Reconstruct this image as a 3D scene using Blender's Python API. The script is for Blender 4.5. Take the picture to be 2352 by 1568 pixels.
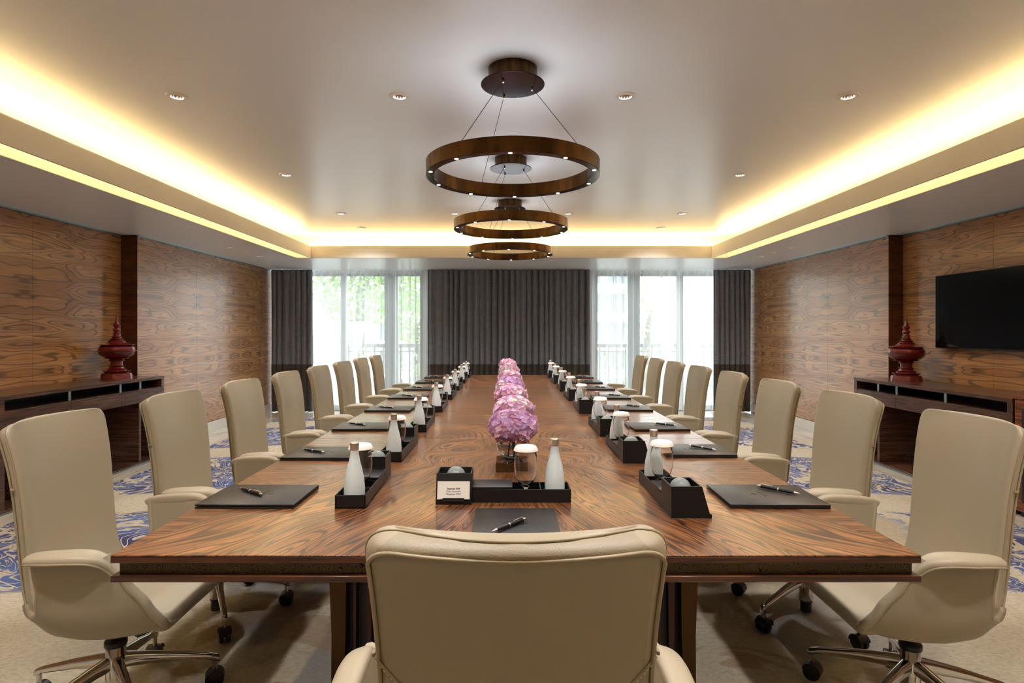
import bpy, bmesh, math, random
from mathutils import Vector, Matrix
random.seed(7)
PI = math.pi
for o in list(bpy.data.objects): bpy.data.objects.remove(o)
SC = bpy.context.scene
COL = SC.collection

# ------------------------------------------------------------------ camera
cam_d = bpy.data.cameras.new('camera'); cam = bpy.data.objects.new('camera', cam_d); COL.objects.link(cam)
cam.location = (0, 0, 1.30); cam.rotation_euler = (PI / 2, 0, 0)
cam_d.sensor_width = 36; cam_d.lens = 1350 / 2352 * 36
cam_d.shift_x = 11 / 2352; cam_d.shift_y = -24 / 2352
cam_d.clip_start = 0.05; cam_d.clip_end = 300
SC.camera = cam
# ------------------------------------------------------------------ world, exposure
W = bpy.data.worlds.new('world'); SC.world = W; W.use_nodes = True
bg = W.node_tree.nodes['Background']
bg.inputs[0].default_value = (0.86, 0.94, 1.0, 1); bg.inputs[1].default_value = 5.6
SC.view_settings.view_transform = 'Standard'; SC.view_settings.look = 'None'
SC.view_settings.gamma = 1; SC.view_settings.use_curve_mapping = False
SC.view_settings.exposure = 0.36
SC.cycles.max_bounces = 8; SC.cycles.diffuse_bounces = 4; SC.cycles.glossy_bounces = 4
SC.cycles.transparent_max_bounces = 16; SC.cycles.transmission_bounces = 8
SC.cycles.use_denoising = True; SC.cycles.sample_clamp_indirect = 10
SC.cycles.caustics_reflective = False; SC.cycles.caustics_refractive = False
COVE = (1.0, 0.69, 0.30)
COVE_STRENGTH = 25.0
SPOT_POWER = 78.0
SPOT_COL = (1.0, 0.985, 0.99)

def portal(name, x, y, z, w, h, ry):
    l = bpy.data.lights.new(name, 'AREA'); l.shape = 'RECTANGLE'; l.size = w; l.size_y = h
    l.cycles.is_portal = True
    o = bpy.data.objects.new(name, l); o.location = (x, y, z); o.rotation_euler = (ry, 0, 0); COL.objects.link(o)
portal('portal', -2.35, 10.0, 1.15, 2.3, 2.3, -PI / 2)
portal('portal', 2.45, 10.0, 1.15, 2.3, 2.3, -PI / 2)

# ------------------------------------------------------------------ helpers
def lin(c):
    return tuple((v / 255 / 12.92 if v / 255 <= .04045 else ((v / 255 + .055) / 1.055) ** 2.4) for v in c) + (1,)

def tag(o, label=None, cat=None, group=None, kind=None):
    if label: o['label'] = label
    if cat: o['category'] = cat
    if group: o['group'] = group
    if kind: o['kind'] = kind
    return o

def empty(name, loc=(0, 0, 0), rz=0, label=None, cat=None, group=None):
    o = bpy.data.objects.new(name, None); COL.objects.link(o)
    o.location = loc; o.rotation_euler = (0, 0, rz); o.empty_display_size = .05
    return tag(o, label, cat, group)

def obj(name, bm, mat, parent=None, ang=38, loc=None, rot=None):
    me = bpy.data.meshes.new(name)
    bmesh.ops.recalc_face_normals(bm, faces=bm.faces[:])
    bm.to_mesh(me); bm.free()
    me.polygons.foreach_set('use_smooth', [True] * len(me.polygons))
    me.set_sharp_from_angle(angle=math.radians(ang))
    for m in (mat if isinstance(mat, (list, tuple)) else [mat]): me.materials.append(m)
    o = bpy.data.objects.new(name, me); COL.objects.link(o)
    if parent: o.parent = parent
    if loc: o.location = loc
    if rot: o.rotation_euler = rot
    return o

def place(name, me, parent=None, loc=(0, 0, 0), rot=(0, 0, 0), scale=None):
    o = bpy.data.objects.new(name, me); COL.objects.link(o)
    if parent: o.parent = parent
    o.location = loc; o.rotation_euler = rot
    if scale: o.scale = scale
    return o

def copy_tree(o, parent=None):
    c = o.copy(); COL.objects.link(c)
    if parent is not None: c.parent = parent
    for ch in KIDS(o): copy_tree(ch, c)
    return c
def KIDS(o): return [c for c in o.children]

def B(): return bmesh.new()

def box(bm, x0, x1, y0, y1, z0, z1, bev=0, seg=2):
    r = bmesh.ops.create_cube(bm, size=1)
    vs = r['verts']
    for v in vs:
        v.co = Vector((x0 + (v.co.x + .5) * (x1 - x0), y0 + (v.co.y + .5) * (y1 - y0), z0 + (v.co.z + .5) * (z1 - z0)))
    if bev:
        es = list({e for v in vs for e in v.link_edges})
        bmesh.ops.bevel(bm, geom=es, offset=bev, segments=seg, affect='EDGES', profile=.5)
    return bm

def prism(bm, pts, axis, a, b):
    """extrude a 2D polygon along axis ('x','y','z') from a to b"""
    def mk(p, t):
        if axis == 'x': return (t, p[0], p[1])
        if axis == 'y': return (p[0], t, p[1])
        return (p[0], p[1], t)
    v0 = [bm.verts.new(mk(p, a)) for p in pts]; v1 = [bm.verts.new(mk(p, b)) for p in pts]
    n = len(pts)
    for i in range(n):
        bm.faces.new((v0[i], v0[(i + 1) % n], v1[(i + 1) % n], v1[i]))
    bm.faces.new(v0); bm.faces.new(v1[::-1])
    return bm

def lathe(bm, prof, n=24, cx=0, cy=0, cz=0, caps=True):
    rings = []
    for r, z in prof:
        r = max(r, 1e-5)
        rings.append([bm.verts.new((cx + r * math.cos(2 * PI * k / n), cy + r * math.sin(2 * PI * k / n), cz + z)) for k in range(n)])
    for a, b in zip(rings, rings[1:]):
        for k in range(n):
            bm.faces.new((a[k], a[(k + 1) % n], b[(k + 1) % n], b[k]))
    if caps:
        bm.faces.new(rings[0][::-1]); bm.faces.new(rings[-1])
    return bm

def tube(bm, pts, r, n=8, closed=False):
    pts = [Vector(p) for p in pts]; N = len(pts)
    rad = r if isinstance(r, (list, tuple)) else [r] * N
    rings = []; up = Vector((0, 0, 1)); prev = None
    for i, p in enumerate(pts):
        a = pts[(i - 1) % N] if (closed or i > 0) else p
        b = pts[(i + 1) % N] if (closed or i < N - 1) else p
        t = (b - a).normalized()
        if prev is None:
            u = t.cross(up)
            if u.length < .1: u = t.cross(Vector((0, 1, 0)))
            u.normalize()
        else:
            u = (prev - t * prev.dot(t)).normalized()
        prev = u; w = t.cross(u)
        rings.append([bm.verts.new(p + (u * math.cos(2 * PI * k / n) + w * math.sin(2 * PI * k / n)) * rad[i]) for k in range(n)])
    pairs = list(zip(rings, rings[1:])) + ([(rings[-1], rings[0])] if closed else [])
    for a, b in pairs:
        for k in range(n): bm.faces.new((a[k], a[(k + 1) % n], b[(k + 1) % n], b[k]))
    if not closed: bm.faces.new(rings[0][::-1]); bm.faces.new(rings[-1])
    return bm

def loft(bm, rings, closed=True, cap=True):
    R = [[bm.verts.new(p) for p in ring] for ring in rings]
    n = len(R[0])
    for a, b in zip(R, R[1:]):
        for k in range(n if closed else n - 1):
            bm.faces.new((a[k], a[(k + 1) % n], b[(k + 1) % n], b[k]))
    if cap and closed: bm.faces.new(R[0][::-1]); bm.faces.new(R[-1])
    return bm

def crom(P, t):
    """catmull-rom through tuples, t in 0..len-1"""
    n = len(P); i = min(int(t), n - 2); f = t - i
    p0 = P[max(i - 1, 0)]; p1 = P[i]; p2 = P[i + 1]; p3 = P[min(i + 2, n - 1)]
    return tuple(.5 * (2 * b + (c - a) * f + (2 * a - 5 * b + 4 * c - d) * f * f + (3 * b - a - 3 * c + d) * f ** 3) for a, b, c, d in zip(p0, p1, p2, p3))

def interp(xs, ys, x):
    if x <= xs[0]: return ys[0]
    for i in range(len(xs) - 1):
        if x <= xs[i + 1]:
            f = (x - xs[i]) / (xs[i + 1] - xs[i]); f = f * f * (3 - 2 * f) * .4 + f * .6
            return ys[i] + (ys[i + 1] - ys[i]) * f
    return ys[-1]

ORD = ['first', 'second', 'third', 'fourth', 'fifth', 'sixth', 'seventh', 'eighth', 'ninth', 'tenth']

# ------------------------------------------------------------------ materials
class NT:
    def __init__(s, name):
        s.m = bpy.data.materials.new(name); s.m.use_nodes = True
        s.t = s.m.node_tree; s.n = s.t.nodes; s.l = s.t.links
        s.bsdf = s.n['Principled BSDF']; s.out = s.n['Material Output']
    def put(s, sock, v):
        if hasattr(v, 'type') and hasattr(v, 'links'): s.l.new(v, sock)
        else: sock.default_value = v
    def M(s, op, a, b=0.0, c=0.0, clamp=False):
        n = s.n.new('ShaderNodeMath'); n.operation = op; n.use_clamp = clamp
        for i, v in enumerate((a, b, c)): s.put(n.inputs[i], v)
        return n.outputs[0]
    def xyz(s, kind='Object'):
        tc = s.n.new('ShaderNodeTexCoord'); sp = s.n.new('ShaderNodeSeparateXYZ'); s.l.new(tc.outputs[kind], sp.inputs[0])
        return sp.outputs[0], sp.outputs[1], sp.outputs[2]
    def vec(s, x, y, z=0.0):
        n = s.n.new('ShaderNodeCombineXYZ')
        for i, v in enumerate((x, y, z)): s.put(n.inputs[i], v)
        return n.outputs[0]
    def noise(s, v, scale=1, detail=2, rough=.5, dist=0):
        n = s.n.new('ShaderNodeTexNoise'); s.put(n.inputs['Vector'], v)
        n.inputs['Scale'].default_value = scale; n.inputs['Detail'].default_value = detail
        n.inputs['Roughness'].default_value = rough; n.inputs['Distortion'].default_value = dist
        return n.outputs['Fac']
    def ramp(s, f, stops):
        n = s.n.new('ShaderNodeValToRGB'); s.put(n.inputs[0], f)
        e = n.color_ramp.elements
        while len(e) < len(stops): e.new(.5)
        for el, (p, c) in zip(e, stops): el.position = p; el.color = c if len(c) == 4 else lin(c)
        return n.outputs[0]
    def step(s, v, a, b):
        n = s.n.new('ShaderNodeMapRange'); n.interpolation_type = 'SMOOTHSTEP'
        s.put(n.inputs[0], v); n.inputs[1].default_value = a; n.inputs[2].default_value = b
        return n.outputs[0]
    def mix(s, f, a, b, mode='MIX'):
        n = s.n.new('ShaderNodeMix'); n.data_type = 'RGBA'; n.blend_type = mode
        s.put(n.inputs[0], f); s.put(n.inputs[6], a); s.put(n.inputs[7], b)
        return n.outputs[2]
    def fmix(s, f, a, b):
        n = s.n.new('ShaderNodeMix'); s.put(n.inputs[0], f); s.put(n.inputs[2], a); s.put(n.inputs[3], b)
        return n.outputs[0]
    def bump(s, h, strength=.2, dist=.002):
        n = s.n.new('ShaderNodeBump'); n.inputs['Strength'].default_value = strength; n.inputs['Distance'].default_value = dist
        s.l.new(h, n.inputs['Height']); s.l.new(n.outputs[0], s.bsdf.inputs['Normal'])
    def set(s, **k):
        for a, v in k.items():
            nm = {'color': 'Base Color', 'rough': 'Roughness', 'metal': 'Metallic', 'spec': 'Specular IOR Level', 'coat': 'Coat Weight', 'coatr': 'Coat Roughness',
                  'sheen': 'Sheen Weight', 'trans': 'Transmission Weight', 'ior': 'IOR', 'emit': 'Emission Color', 'estr': 'Emission Strength', 'sss': 'Subsurface Weight'}[a]
            s.put(s.bsdf.inputs[nm], v)
        return s

def flat(name, c, rough=.5, **k):
    t = NT(name); t.set(color=lin(c), rough=rough, **k)
    return t.m

def leather(name, c, bumps=.25, rough=.42):
    t = NT(name); x, y, z = t.xyz(); v = t.vec(x, y, z)
    n = t.n.new('ShaderNodeTexVoronoi'); t.put(n.inputs['Vector'], v); n.inputs['Scale'].default_value = 420
    big = t.noise(v, 3, 2)
    col = t.mix(t.M('MULTIPLY', big, .25), lin(c), lin([q * .86 for q in c]))
    t.set(color=col, rough=rough, spec=.45); t.bump(n.outputs['Distance'], bumps, .0008)
    return t.m

def metal(name, c, rough=.2, brushed=False):
    t = NT(name); t.set(color=lin(c), rough=rough, metal=1.0)
    if brushed:
        x, y, z = t.xyz(); a = t.n.new('ShaderNodeMath'); a.operation = 'ARCTAN2'; t.put(a.inputs[0], y); t.put(a.inputs[1], x)
        n = t.noise(t.vec(t.M('MULTIPLY', a.outputs[0], 3.0), t.M('MULTIPLY', z, 1.5)), 1.5, 2)
        t.set(color=t.ramp(n, [(.3, [q * .6 for q in c]), (.65, c)]))
        t.set(rough=t.fmix(n, rough * .7, rough * 1.4))
    return t.m

def veneer(name, kind, light, mid, dark, coat=.6, rough=.32, foldu=1.2, foldv=.36, u_axis='y'):
    """kind: wall (fold-matched horizontal figure), end, middle, edge"""
    t = NT(name); x, y, z = t.xyz()
    if kind == 'wall':
        u0 = y if u_axis == 'y' else x
        u = t.M('PINGPONG', t.M('ADD', u0, 20.3), foldu)
        v = t.M('PINGPONG', t.M('ADD', z, .13), foldv)
        row = t.M('FLOOR', t.M('DIVIDE', t.M('ADD', z, .13), foldv * 2))
        f1 = t.noise(t.vec(t.M('MULTIPLY', u, .95), t.M('MULTIPLY', v, 6.2), t.M('MULTIPLY', row, .23)), 1, 1.6, .45, .25)
        c1 = t.M('SINE', t.M('MULTIPLY', f1, 95.0))
        f2 = t.noise(t.vec(t.M('MULTIPLY', u, 1.0), t.M('MULTIPLY', v, 22.0), row), 2, 3)
        f3 = t.noise(t.vec(t.M('MULTIPLY', u, 3.0), t.M('MULTIPLY', z, 160.0)), 1, 3)
        fig = f1
    elif kind in ('end', 'middle'):
        s = t.M('ABSOLUTE', x); ay = t.M('ABSOLUTE', y)
        e = t.M('SUBTRACT', 2.935, ay)                       # 0 at the table end, 1.56 at the seam
        wob = t.noise(t.vec(s, e, 0.0), 2.2, 1)
        if kind == 'end':
            w = t.step(e, .55, 1.5)
            c = t.M('ADD', t.M('LOGARITHM', t.M('ADD', s, .16), math.e), t.M('MULTIPLY', e, .8))
            c = t.M('ADD', c, t.M('MULTIPLY', t.M('SUBTRACT', wob, .5), t.fmix(w, .25, 2.2)))
            fa = t.noise(t.vec(t.M('MULTIPLY', c, 6.0), t.M('MULTIPLY', e, 1.1), 0.0), 1, 1.5, .5, .3)
            fb = t.noise(t.vec(t.M('MULTIPLY', s, 1.4), t.M('MULTIPLY', e, 13.0), 3.0), 1, 1.5, .5, .2)
            bnd = t.M('MAXIMUM', .735, t.M('SUBTRACT', .985, t.M('MULTIPLY', e, .30)))
            mk = t.step(t.M('SUBTRACT', s, bnd), -.002, .002)
            f1 = t.fmix(mk, fa, fb)
            fine_a = t.noise(t.vec(t.M('MULTIPLY', c, 60.0), t.M('MULTIPLY', e, 5.0)), 1, 2)
            fine_b = t.noise(t.vec(t.M('MULTIPLY', s, 5.0), t.M('MULTIPLY', e, 130.0)), 1, 2)
            f3 = t.fmix(mk, fine_a, fine_b); c1 = t.M('SINE', t.M('MULTIPLY', f1, 150.0))
        else:
            g = t.M('SUBTRACT', 1.365, ay)
            du = t.M('DIVIDE', t.M('SUBTRACT', s, .33), .30); dv = t.M('DIVIDE', g, .42)
            rr = t.M('SQRT', t.M('ADD', t.M('MULTIPLY', du, du), t.M('MULTIPLY', dv, dv)))
            ov = t.M('SUBTRACT', 1.0, t.step(rr, .75, 1.0))
            fa = t.noise(t.vec(t.M('MULTIPLY', s, 1.4), t.M('MULTIPLY', ay, 14.0), 7.0), 1, 1.5, .5, .2)
            fo = t.M('ADD', t.M('MULTIPLY', rr, .35), t.M('MULTIPLY', wob, .35))
            f1 = t.fmix(ov, fa, fo)
            f3 = t.noise(t.vec(t.M('MULTIPLY', s, 5.0), t.M('MULTIPLY', ay, 130.0)), 1, 2)
            c1 = t.M('SINE', t.M('MULTIPLY', f1, 150.0))
        f2 = t.noise(t.vec(x, y), 3, 2); fig = f1
    else:
        f1 = t.noise(t.vec(t.M('MULTIPLY', x, 1.2), t.M('MULTIPLY', y, 1.2), t.M('MULTIPLY', z, 22.0)), 1, 2, .5, .3)
        c1 = t.M('SINE', t.M('MULTIPLY', f1, 40.0)); f2 = t.noise(t.vec(x, y, z), 3, 2); fig = f1
        f3 = t.noise(t.vec(t.M('MULTIPLY', x, 6.0), t.M('MULTIPLY', y, 6.0), t.M('MULTIPLY', z, 140.0)), 1, 2)
    base = t.ramp(fig, [(.30, mid), (.45, light), (.58, mid), (.72, light)])
    base = t.mix(t.M('MULTIPLY', f2, .55), base, lin(mid))
    line = t.M('MULTIPLY', t.step(c1, .45 if kind == 'wall' else .15, 1.0), t.fmix(f2, .3 if kind == 'wall' else .65, 1.1))
    line = t.M('MULTIPLY', line, .92 if kind != 'wall' else .85)
    colr = t.mix(line, base, lin(dark))
    colr = t.mix(t.M('MULTIPLY', t.step(f3, .42, .66), .42 if kind == 'wall' else .6), colr, lin(dark))
    t.set(color=colr, rough=rough, spec=.4, coat=coat, coatr=.12 if kind != 'wall' else .22)
    return t.m

M = {}
M['ceiling'] = flat('ceiling_paint', (238, 241, 246), .30, spec=.55)
M['fascia'] = flat('fascia_paint', (228, 222, 210), .6)
M['white'] = flat('white_paint', (225, 222, 216), .4)
M['base_marble'] = flat('baseboard_stone', (214, 210, 202), .25)
WL, WM, WD = (204, 156, 106), (168, 118, 74), (66, 46, 36)
M['wall_y'] = veneer('wall_veneer', 'wall', WL, WM, WD, coat=.5, rough=.30)
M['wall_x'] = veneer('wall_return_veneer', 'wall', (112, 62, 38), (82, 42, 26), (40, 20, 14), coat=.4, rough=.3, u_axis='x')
TL, TM, TD = (170, 112, 64), (118, 71, 40), (28, 16, 11)
M['table_end'] = veneer('table_end_veneer', 'end', TL, TM, TD, coat=.35, rough=.32)
M['table_mid'] = veneer('table_middle_veneer', 'middle', TL, TM, TD, coat=.35, rough=.32)
M['edge'] = veneer('table_edge_wood', 'edge', (94, 52, 32), (74, 38, 23), (44, 22, 14), coat=.5, rough=.3)
M['console'] = veneer('console_wood', 'edge', (112, 76, 58), (84, 54, 42), (44, 28, 24), coat=.4, rough=.3)
M['cabinet'] = veneer('cabinet_wood', 'edge', (150, 84, 52), (120, 62, 38), (60, 30, 20), coat=.4, rough=.3)
M['dark_wood'] = flat('dark_interior', (30, 22, 20), .4)
M['leather'] = leather('cream_leather', (173, 159, 134), .12, .40)
M['leather_side'] = leather('cream_leather_grained', (163, 149, 126), .35, .45)
M['piping'] = leather('cream_piping', (164, 147, 118), .1, .4)
M['stitch'] = flat('stitching', (222, 206, 172), .7)
M['chrome'] = metal('chrome', (205, 200, 196), .10)
M['black_plastic'] = flat('black_plastic', (24, 24, 28), .35)
M['black_leather'] = leather('black_leather', (30, 26, 26), .3, .38)
M['black_leather_box'] = leather('black_box_leather', (20, 18, 20), .15, .42)
M['pages'] = flat('page_edges', (70, 66, 62), .7)
M['bronze'] = metal('bronze', (88, 62, 38), .26, True)
M['bronze_dark'] = metal('dark_bronze', (66, 46, 44), .16)
M['led'] = NT('led').set(color=(1, 1, 1, 1), emit=(1, .80, .50, 1), estr=9).m
M['cove_strip'] = NT('cove_strip').set(color=(1, .9, .7, 1), emit=COVE + (1,), estr=COVE_STRENGTH).m
M['black_gloss'] = flat('screen_glass', (8, 10, 12), .12, spec=.5)
M['lacquer'] = flat('red_lacquer', (112, 26, 30), .26, coat=.3)
M['silver'] = metal('brushed_aluminium', (222, 216, 208), .34)
M['trim_white'] = flat('downlight_trim', (232, 228, 222), .4)
M['reflector'] = metal('ribbed_reflector', (196, 168, 140), .22)
M['lid'] = flat('white_cover', (248, 238, 228), .5)
M['card'] = flat('printed_card', (226, 218, 208), .6)
M['ink'] = flat('ink', (60, 56, 54), .6)
M['stem'] = flat('flower_stem', (86, 128, 52), .5)
M['steel_blue'] = metal('brushed_steel', (150, 168, 172), .35)
M['frame'] = flat('window_frame', (120, 122, 124), .45)
M['print'] = flat('white_print', (236, 240, 240), .5)
M['emboss'] = flat('embossed_leather', (22, 20, 20), .3)

def m_band():
    t = NT('etched_band'); x, y, z = t.xyz()
    v = t.vec(x, y, z); n = t.noise(v, 26, 2, .5, 2.2)
    c = t.M('SINE', t.M('MULTIPLY', n, 110.0)); s = t.step(c, .55, .95)
    t.set(color=t.mix(s, lin((98, 85, 66)), lin((24, 19, 14))), metal=.85, rough=.42); t.bump(s, .4, .0006); return t.m
M['band'] = m_band()

def m_marble():
    t = NT('floor_marble'); x, y, z = t.xyz('Generated'); tc = t.n.new('ShaderNodeNewGeometry')
    p = t.n.new('ShaderNodeSeparateXYZ'); t.l.new(tc.outputs['Position'], p.inputs[0])
    v = t.vec(t.M('MULTIPLY', p.outputs[0], 3.5), t.M('MULTIPLY', p.outputs[1], .8))
    n = t.noise(v, 1.2, 5, .6, .8)
    t.set(color=t.ramp(n, [(.3, (178, 166, 150)), (.5, (206, 198, 186)), (.7, (222, 216, 206))]), rough=.14, spec=.5); return t.m
M['marble'] = m_marble()

def m_carpet():
    t = NT('carpet_weave'); x, y, z = t.xyz(); v = t.vec(x, y, 0.0)
    ax = t.M('ABSOLUTE', t.M('SUBTRACT', x, .03))
    # cream and taupe ground
    g = t.noise(v, .9, 3, .55, .6)
    col = t.ramp(g, [(.35, (186, 172, 146)), (.5, (204, 192, 166)), (.65, (214, 204, 182))])
    # grey and brown water-like patches towards the middle
    inner = t.M('SUBTRACT', 1.0, t.step(ax, 1.35, 2.0))
    p1 = t.noise(v, .8, 2, .5, 1.2)
    pm = t.M('MULTIPLY', t.step(p1, .46, .52), inner)
    col = t.mix(t.M('MULTIPLY', pm, .8), col, lin((132, 130, 132)))
    p2 = t.noise(t.vec(t.M('ADD', x, 9.0), y, 2.0), 1.6, 2, .5, 2.0)
    col = t.mix(t.M('MULTIPLY', t.M('MULTIPLY', t.step(p2, .55, .58), inner), .6), col, lin((158, 124, 84)))
    # gold scrolls
    sc = t.noise(v, 1.6, 2, .5, 2.4); band = t.M('SINE', t.M('MULTIPLY', sc, 85.0))
    gm = t.noise(t.vec(x, t.M('ADD', y, 13.0), 5.0), .75, 1)
    gold = t.M('MULTIPLY', t.M('MULTIPLY', t.step(band, .0, .3), t.step(gm, .50, .56)), t.step(ax, 1.7, 2.1))
    col = t.mix(t.M('MULTIPLY', gold, .75), col, lin((176, 146, 82)))
    # blue leaf damask along the borders
    edge = t.step(t.M('ADD', ax, t.M('MULTIPLY', t.noise(v, .9, 2), 1.6)), 2.95, 3.2)
    gap = t.step(t.M('SINE', t.M('ADD', t.M('MULTIPLY', y, 3.3), t.M('MULTIPLY', ax, .9))), -.72, -.55)
    wv = t.n.new('ShaderNodeTexNoise'); t.put(wv.inputs['Vector'], t.vec(x, y, 4.0)); wv.inputs['Scale'].default_value = 1.7; wv.inputs['Detail'].default_value = 1
    sv = t.n.new('ShaderNodeVectorMath'); sv.operation = 'SCALE'; t.l.new(wv.outputs['Color'], sv.inputs[0]); sv.inputs[3].default_value = 1.0
    ad = t.n.new('ShaderNodeVectorMath'); ad.operation = 'ADD'; t.put(ad.inputs[0], v); t.l.new(sv.outputs[0], ad.inputs[1])
    lf = t.noise(ad.outputs[0], 6.0, 1.5, .5, 1.2)
    vein = t.M('SINE', t.M('MULTIPLY', t.noise(ad.outputs[0], 3.2, 1, .5, 1.5), 60.0))
    leaf = t.M('MULTIPLY', t.step(lf, .40, .43), t.step(vein, -.80, -.55))
    blue = t.M('MULTIPLY', t.M('MULTIPLY', edge, gap), leaf)
    bt = t.noise(v, 2.4, 2)
    bc = t.ramp(bt, [(.35, (28, 44, 108)), (.5, (46, 76, 148)), (.65, (76, 110, 178))])
    ground = t.mix(t.M('MULTIPLY', edge, .5), col, lin((222, 216, 200)))
    col = t.mix(blue, ground, bc)
    pile = t.noise(v, 260, 2, .6)
    pl2 = t.noise(t.vec(t.M('MULTIPLY', x, .6), y), 60, 3, .8)
    col = t.mix(t.M('MULTIPLY', t.step(pl2, .38, .7), .38), col, lin((110, 98, 84)))
    t.set(color=col, rough=.95, spec=.1, sheen=.2)
    h = t.M('ADD', t.M('ADD', pile, pl2), t.M('MULTIPLY', blue, 1.5)); t.bump(h, .7, .004); return t.m
M['carpet'] = m_carpet()

def m_drape(name, c1, c2):
    t = NT(name); x, y, z = t.xyz()
    n = t.noise(t.vec(t.M('MULTIPLY', x, 7.0), 0.0, t.M('MULTIPLY', z, 260.0)), 1, 2)
    m = t.noise(t.vec(t.M('MULTIPLY', x, 300.0), 0.0, t.M('MULTIPLY', z, 9.0)), 1, 2)
    t.set(color=t.ramp(t.M('MULTIPLY', t.M('ADD', n, m), .5), [(.35, c1), (.65, c2)]), rough=.5, spec=.35, sheen=.3); return t.m
M['drape'] = m_drape('grey_drape', (94, 98, 110), (144, 146, 156))
M['drape_hem'] = m_drape('brown_hem', (54, 48, 44), (82, 74, 66))

def m_sheer():
    t = NT('sheer_voile'); nt = t.n; lw = nt.new('ShaderNodeLayerWeight'); lw.inputs[0].default_value = .42
    tr = nt.new('ShaderNodeBsdfTransparent'); tr.inputs[0].default_value = (.97, .98, .98, 1)
    tl = nt.new('ShaderNodeBsdfTranslucent'); tl.inputs[0].default_value = (.90, .91, .90, 1)
    df = nt.new('ShaderNodeBsdfDiffuse'); df.inputs[0].default_value = (.82, .83, .83, 1)
    a = nt.new('ShaderNodeMixShader'); a.inputs[0].default_value = .45; t.l.new(tl.outputs[0], a.inputs[1]); t.l.new(df.outputs[0], a.inputs[2])
    b = nt.new('ShaderNodeMixShader'); t.l.new(t.M('ADD', t.M('MULTIPLY', lw.outputs['Facing'], .7), .46, clamp=True), b.inputs[0])
    t.l.new(tr.outputs[0], b.inputs[1]); t.l.new(a.outputs[0], b.inputs[2]); t.l.new(b.outputs[0], t.out.inputs[0]); return t.m
M['sheer'] = m_sheer()

def m_glass(name, tint=(.985, .99, .99, 1), blend=.2, base=.02, rough=.02):
    t = NT(name); nt = t.n; lw = nt.new('ShaderNodeLayerWeight'); lw.inputs[0].default_value = blend
    tr = nt.new('ShaderNodeBsdfTransparent'); gl = nt.new('ShaderNodeBsdfGlossy'); gl.inputs['Roughness'].default_value = rough
    edge = t.mix(t.M('POWER', lw.outputs['Facing'], 3.0), tint, (.88, .89, .89, 1)); t.l.new(edge, tr.inputs[0])
    b = nt.new('ShaderNodeMixShader'); t.l.new(t.M('ADD', t.M('MULTIPLY', lw.outputs['Fresnel'], .8), base, clamp=True), b.inputs[0])
    t.l.new(tr.outputs[0], b.inputs[1]); t.l.new(gl.outputs[0], b.inputs[2]); t.l.new(b.outputs[0], t.out.inputs[0]); return t.m
M['glass'] = NT('clear_glass').set(color=(1, 1, 1, 1), rough=.0, trans=1.0, ior=1.45).m
M['pane'] = m_glass('window_glass', (.98, .99, .98, 1), blend=.15, base=.02)
M['water'] = m_glass('water', (.93, .96, .94, 1), blend=.3, base=.03)
def m_frost(name, c, f):
    t = NT(name); nt = t.n
    tl = nt.new('ShaderNodeBsdfTranslucent'); tl.inputs[0].default_value = lin(c)
    t.set(color=lin(c), rough=.32, spec=.5)
    b = nt.new('ShaderNodeMixShader'); b.inputs[0].default_value = f
    t.l.new(t.bsdf.outputs[0], b.inputs[1]); t.l.new(tl.outputs[0], b.inputs[2]); t.l.new(b.outputs[0], t.out.inputs[0]); return t.m
M['frost'] = m_frost('frosted_bottle', (240, 246, 246), .4)
M['frost_clear'] = m_frost('frosted_neck', (238, 242, 242), .5)
M['ball'] = m_frost('frosted_ball', (150, 156, 152), .25)
PET = [m_frost('petal_%s' % n, c, .3) for n, c in (('pink', (230, 180, 212)), ('lilac', (214, 174, 218)), ('rose', (230, 184, 202)), ('cream', (242, 228, 214)))]

# ------------------------------------------------------------------ room shell
Z1, Z2 = 2.298, 2.63          # soffit, upper ceiling
YF, YB = 9.97, -3.0
XL, XR, XLr, XRr = -3.85, 3.97, -4.02, 4.12
YP = 6.12
tx0, tx1, ty0, ty1 = -2.68, 2.79, -1.0, 8.02

def shell(name, mat, *boxes):
    bm = B()
    for b in boxes: box(bm, *b)
    return tag(obj(name, bm, mat), kind='structure')

floor = shell('floor', M['marble'], (-4.3, 4.4, YB, YF + .2, -.12, -.03))
# marble tiles: the strips beside and beyond the carpet
cx0, cx1, cy1 = -3.37, 3.43, 8.85
tb = B(); box(tb, -.398, .398, -.398, .398, -.024, 0, .0012, 1)
t0 = obj('tile', tb, M['marble'], floor, loc=(-3.77, -2.0, -.006)); tile_me = t0.data
for i in range(-3, 16):
    yy = .8 * i + .4
    if yy > YF: continue
    for xx in ([-3.77, 3.83] if yy < 8.5 else [-3.77 + .8 * k for k in range(11)]):
        if xx > 4.2: continue
        place('tile', tile_me, floor, (xx, yy, -.006))
bpy.data.objects.remove(t0)
bm = B(); box(bm, cx0, cx1, -2.6, cy1, -.0055, 0, .002, 1)
carpet = tag(obj('carpet', bm, M['carpet']), 'large cream carpet with blue leaf and gold scroll borders under the table', 'carpet')

ceiling = shell('ceiling', M['ceiling'],
    (tx0 - .45, tx1 + .45, ty0 - .45, ty1 + .45, Z2, Z2 + .1)
)
soffits = []
for q in ((-4.35, tx0 - .20, YB, YF + .1, Z1, Z1 + .12), (tx1 + .21, 4.45, YB, YF + .1, Z1, Z1 + .12),
          (tx0 - .20, tx1 + .21, ty1, YF + .1, Z1, Z1 + .12), (tx0 - .20, tx1 + .21, YB, ty0, Z1, Z1 + .12)):
    bm = B(); box(bm, *q); so = obj('soffit', bm, M['ceiling'], ceiling); soffits.append(so)
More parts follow.
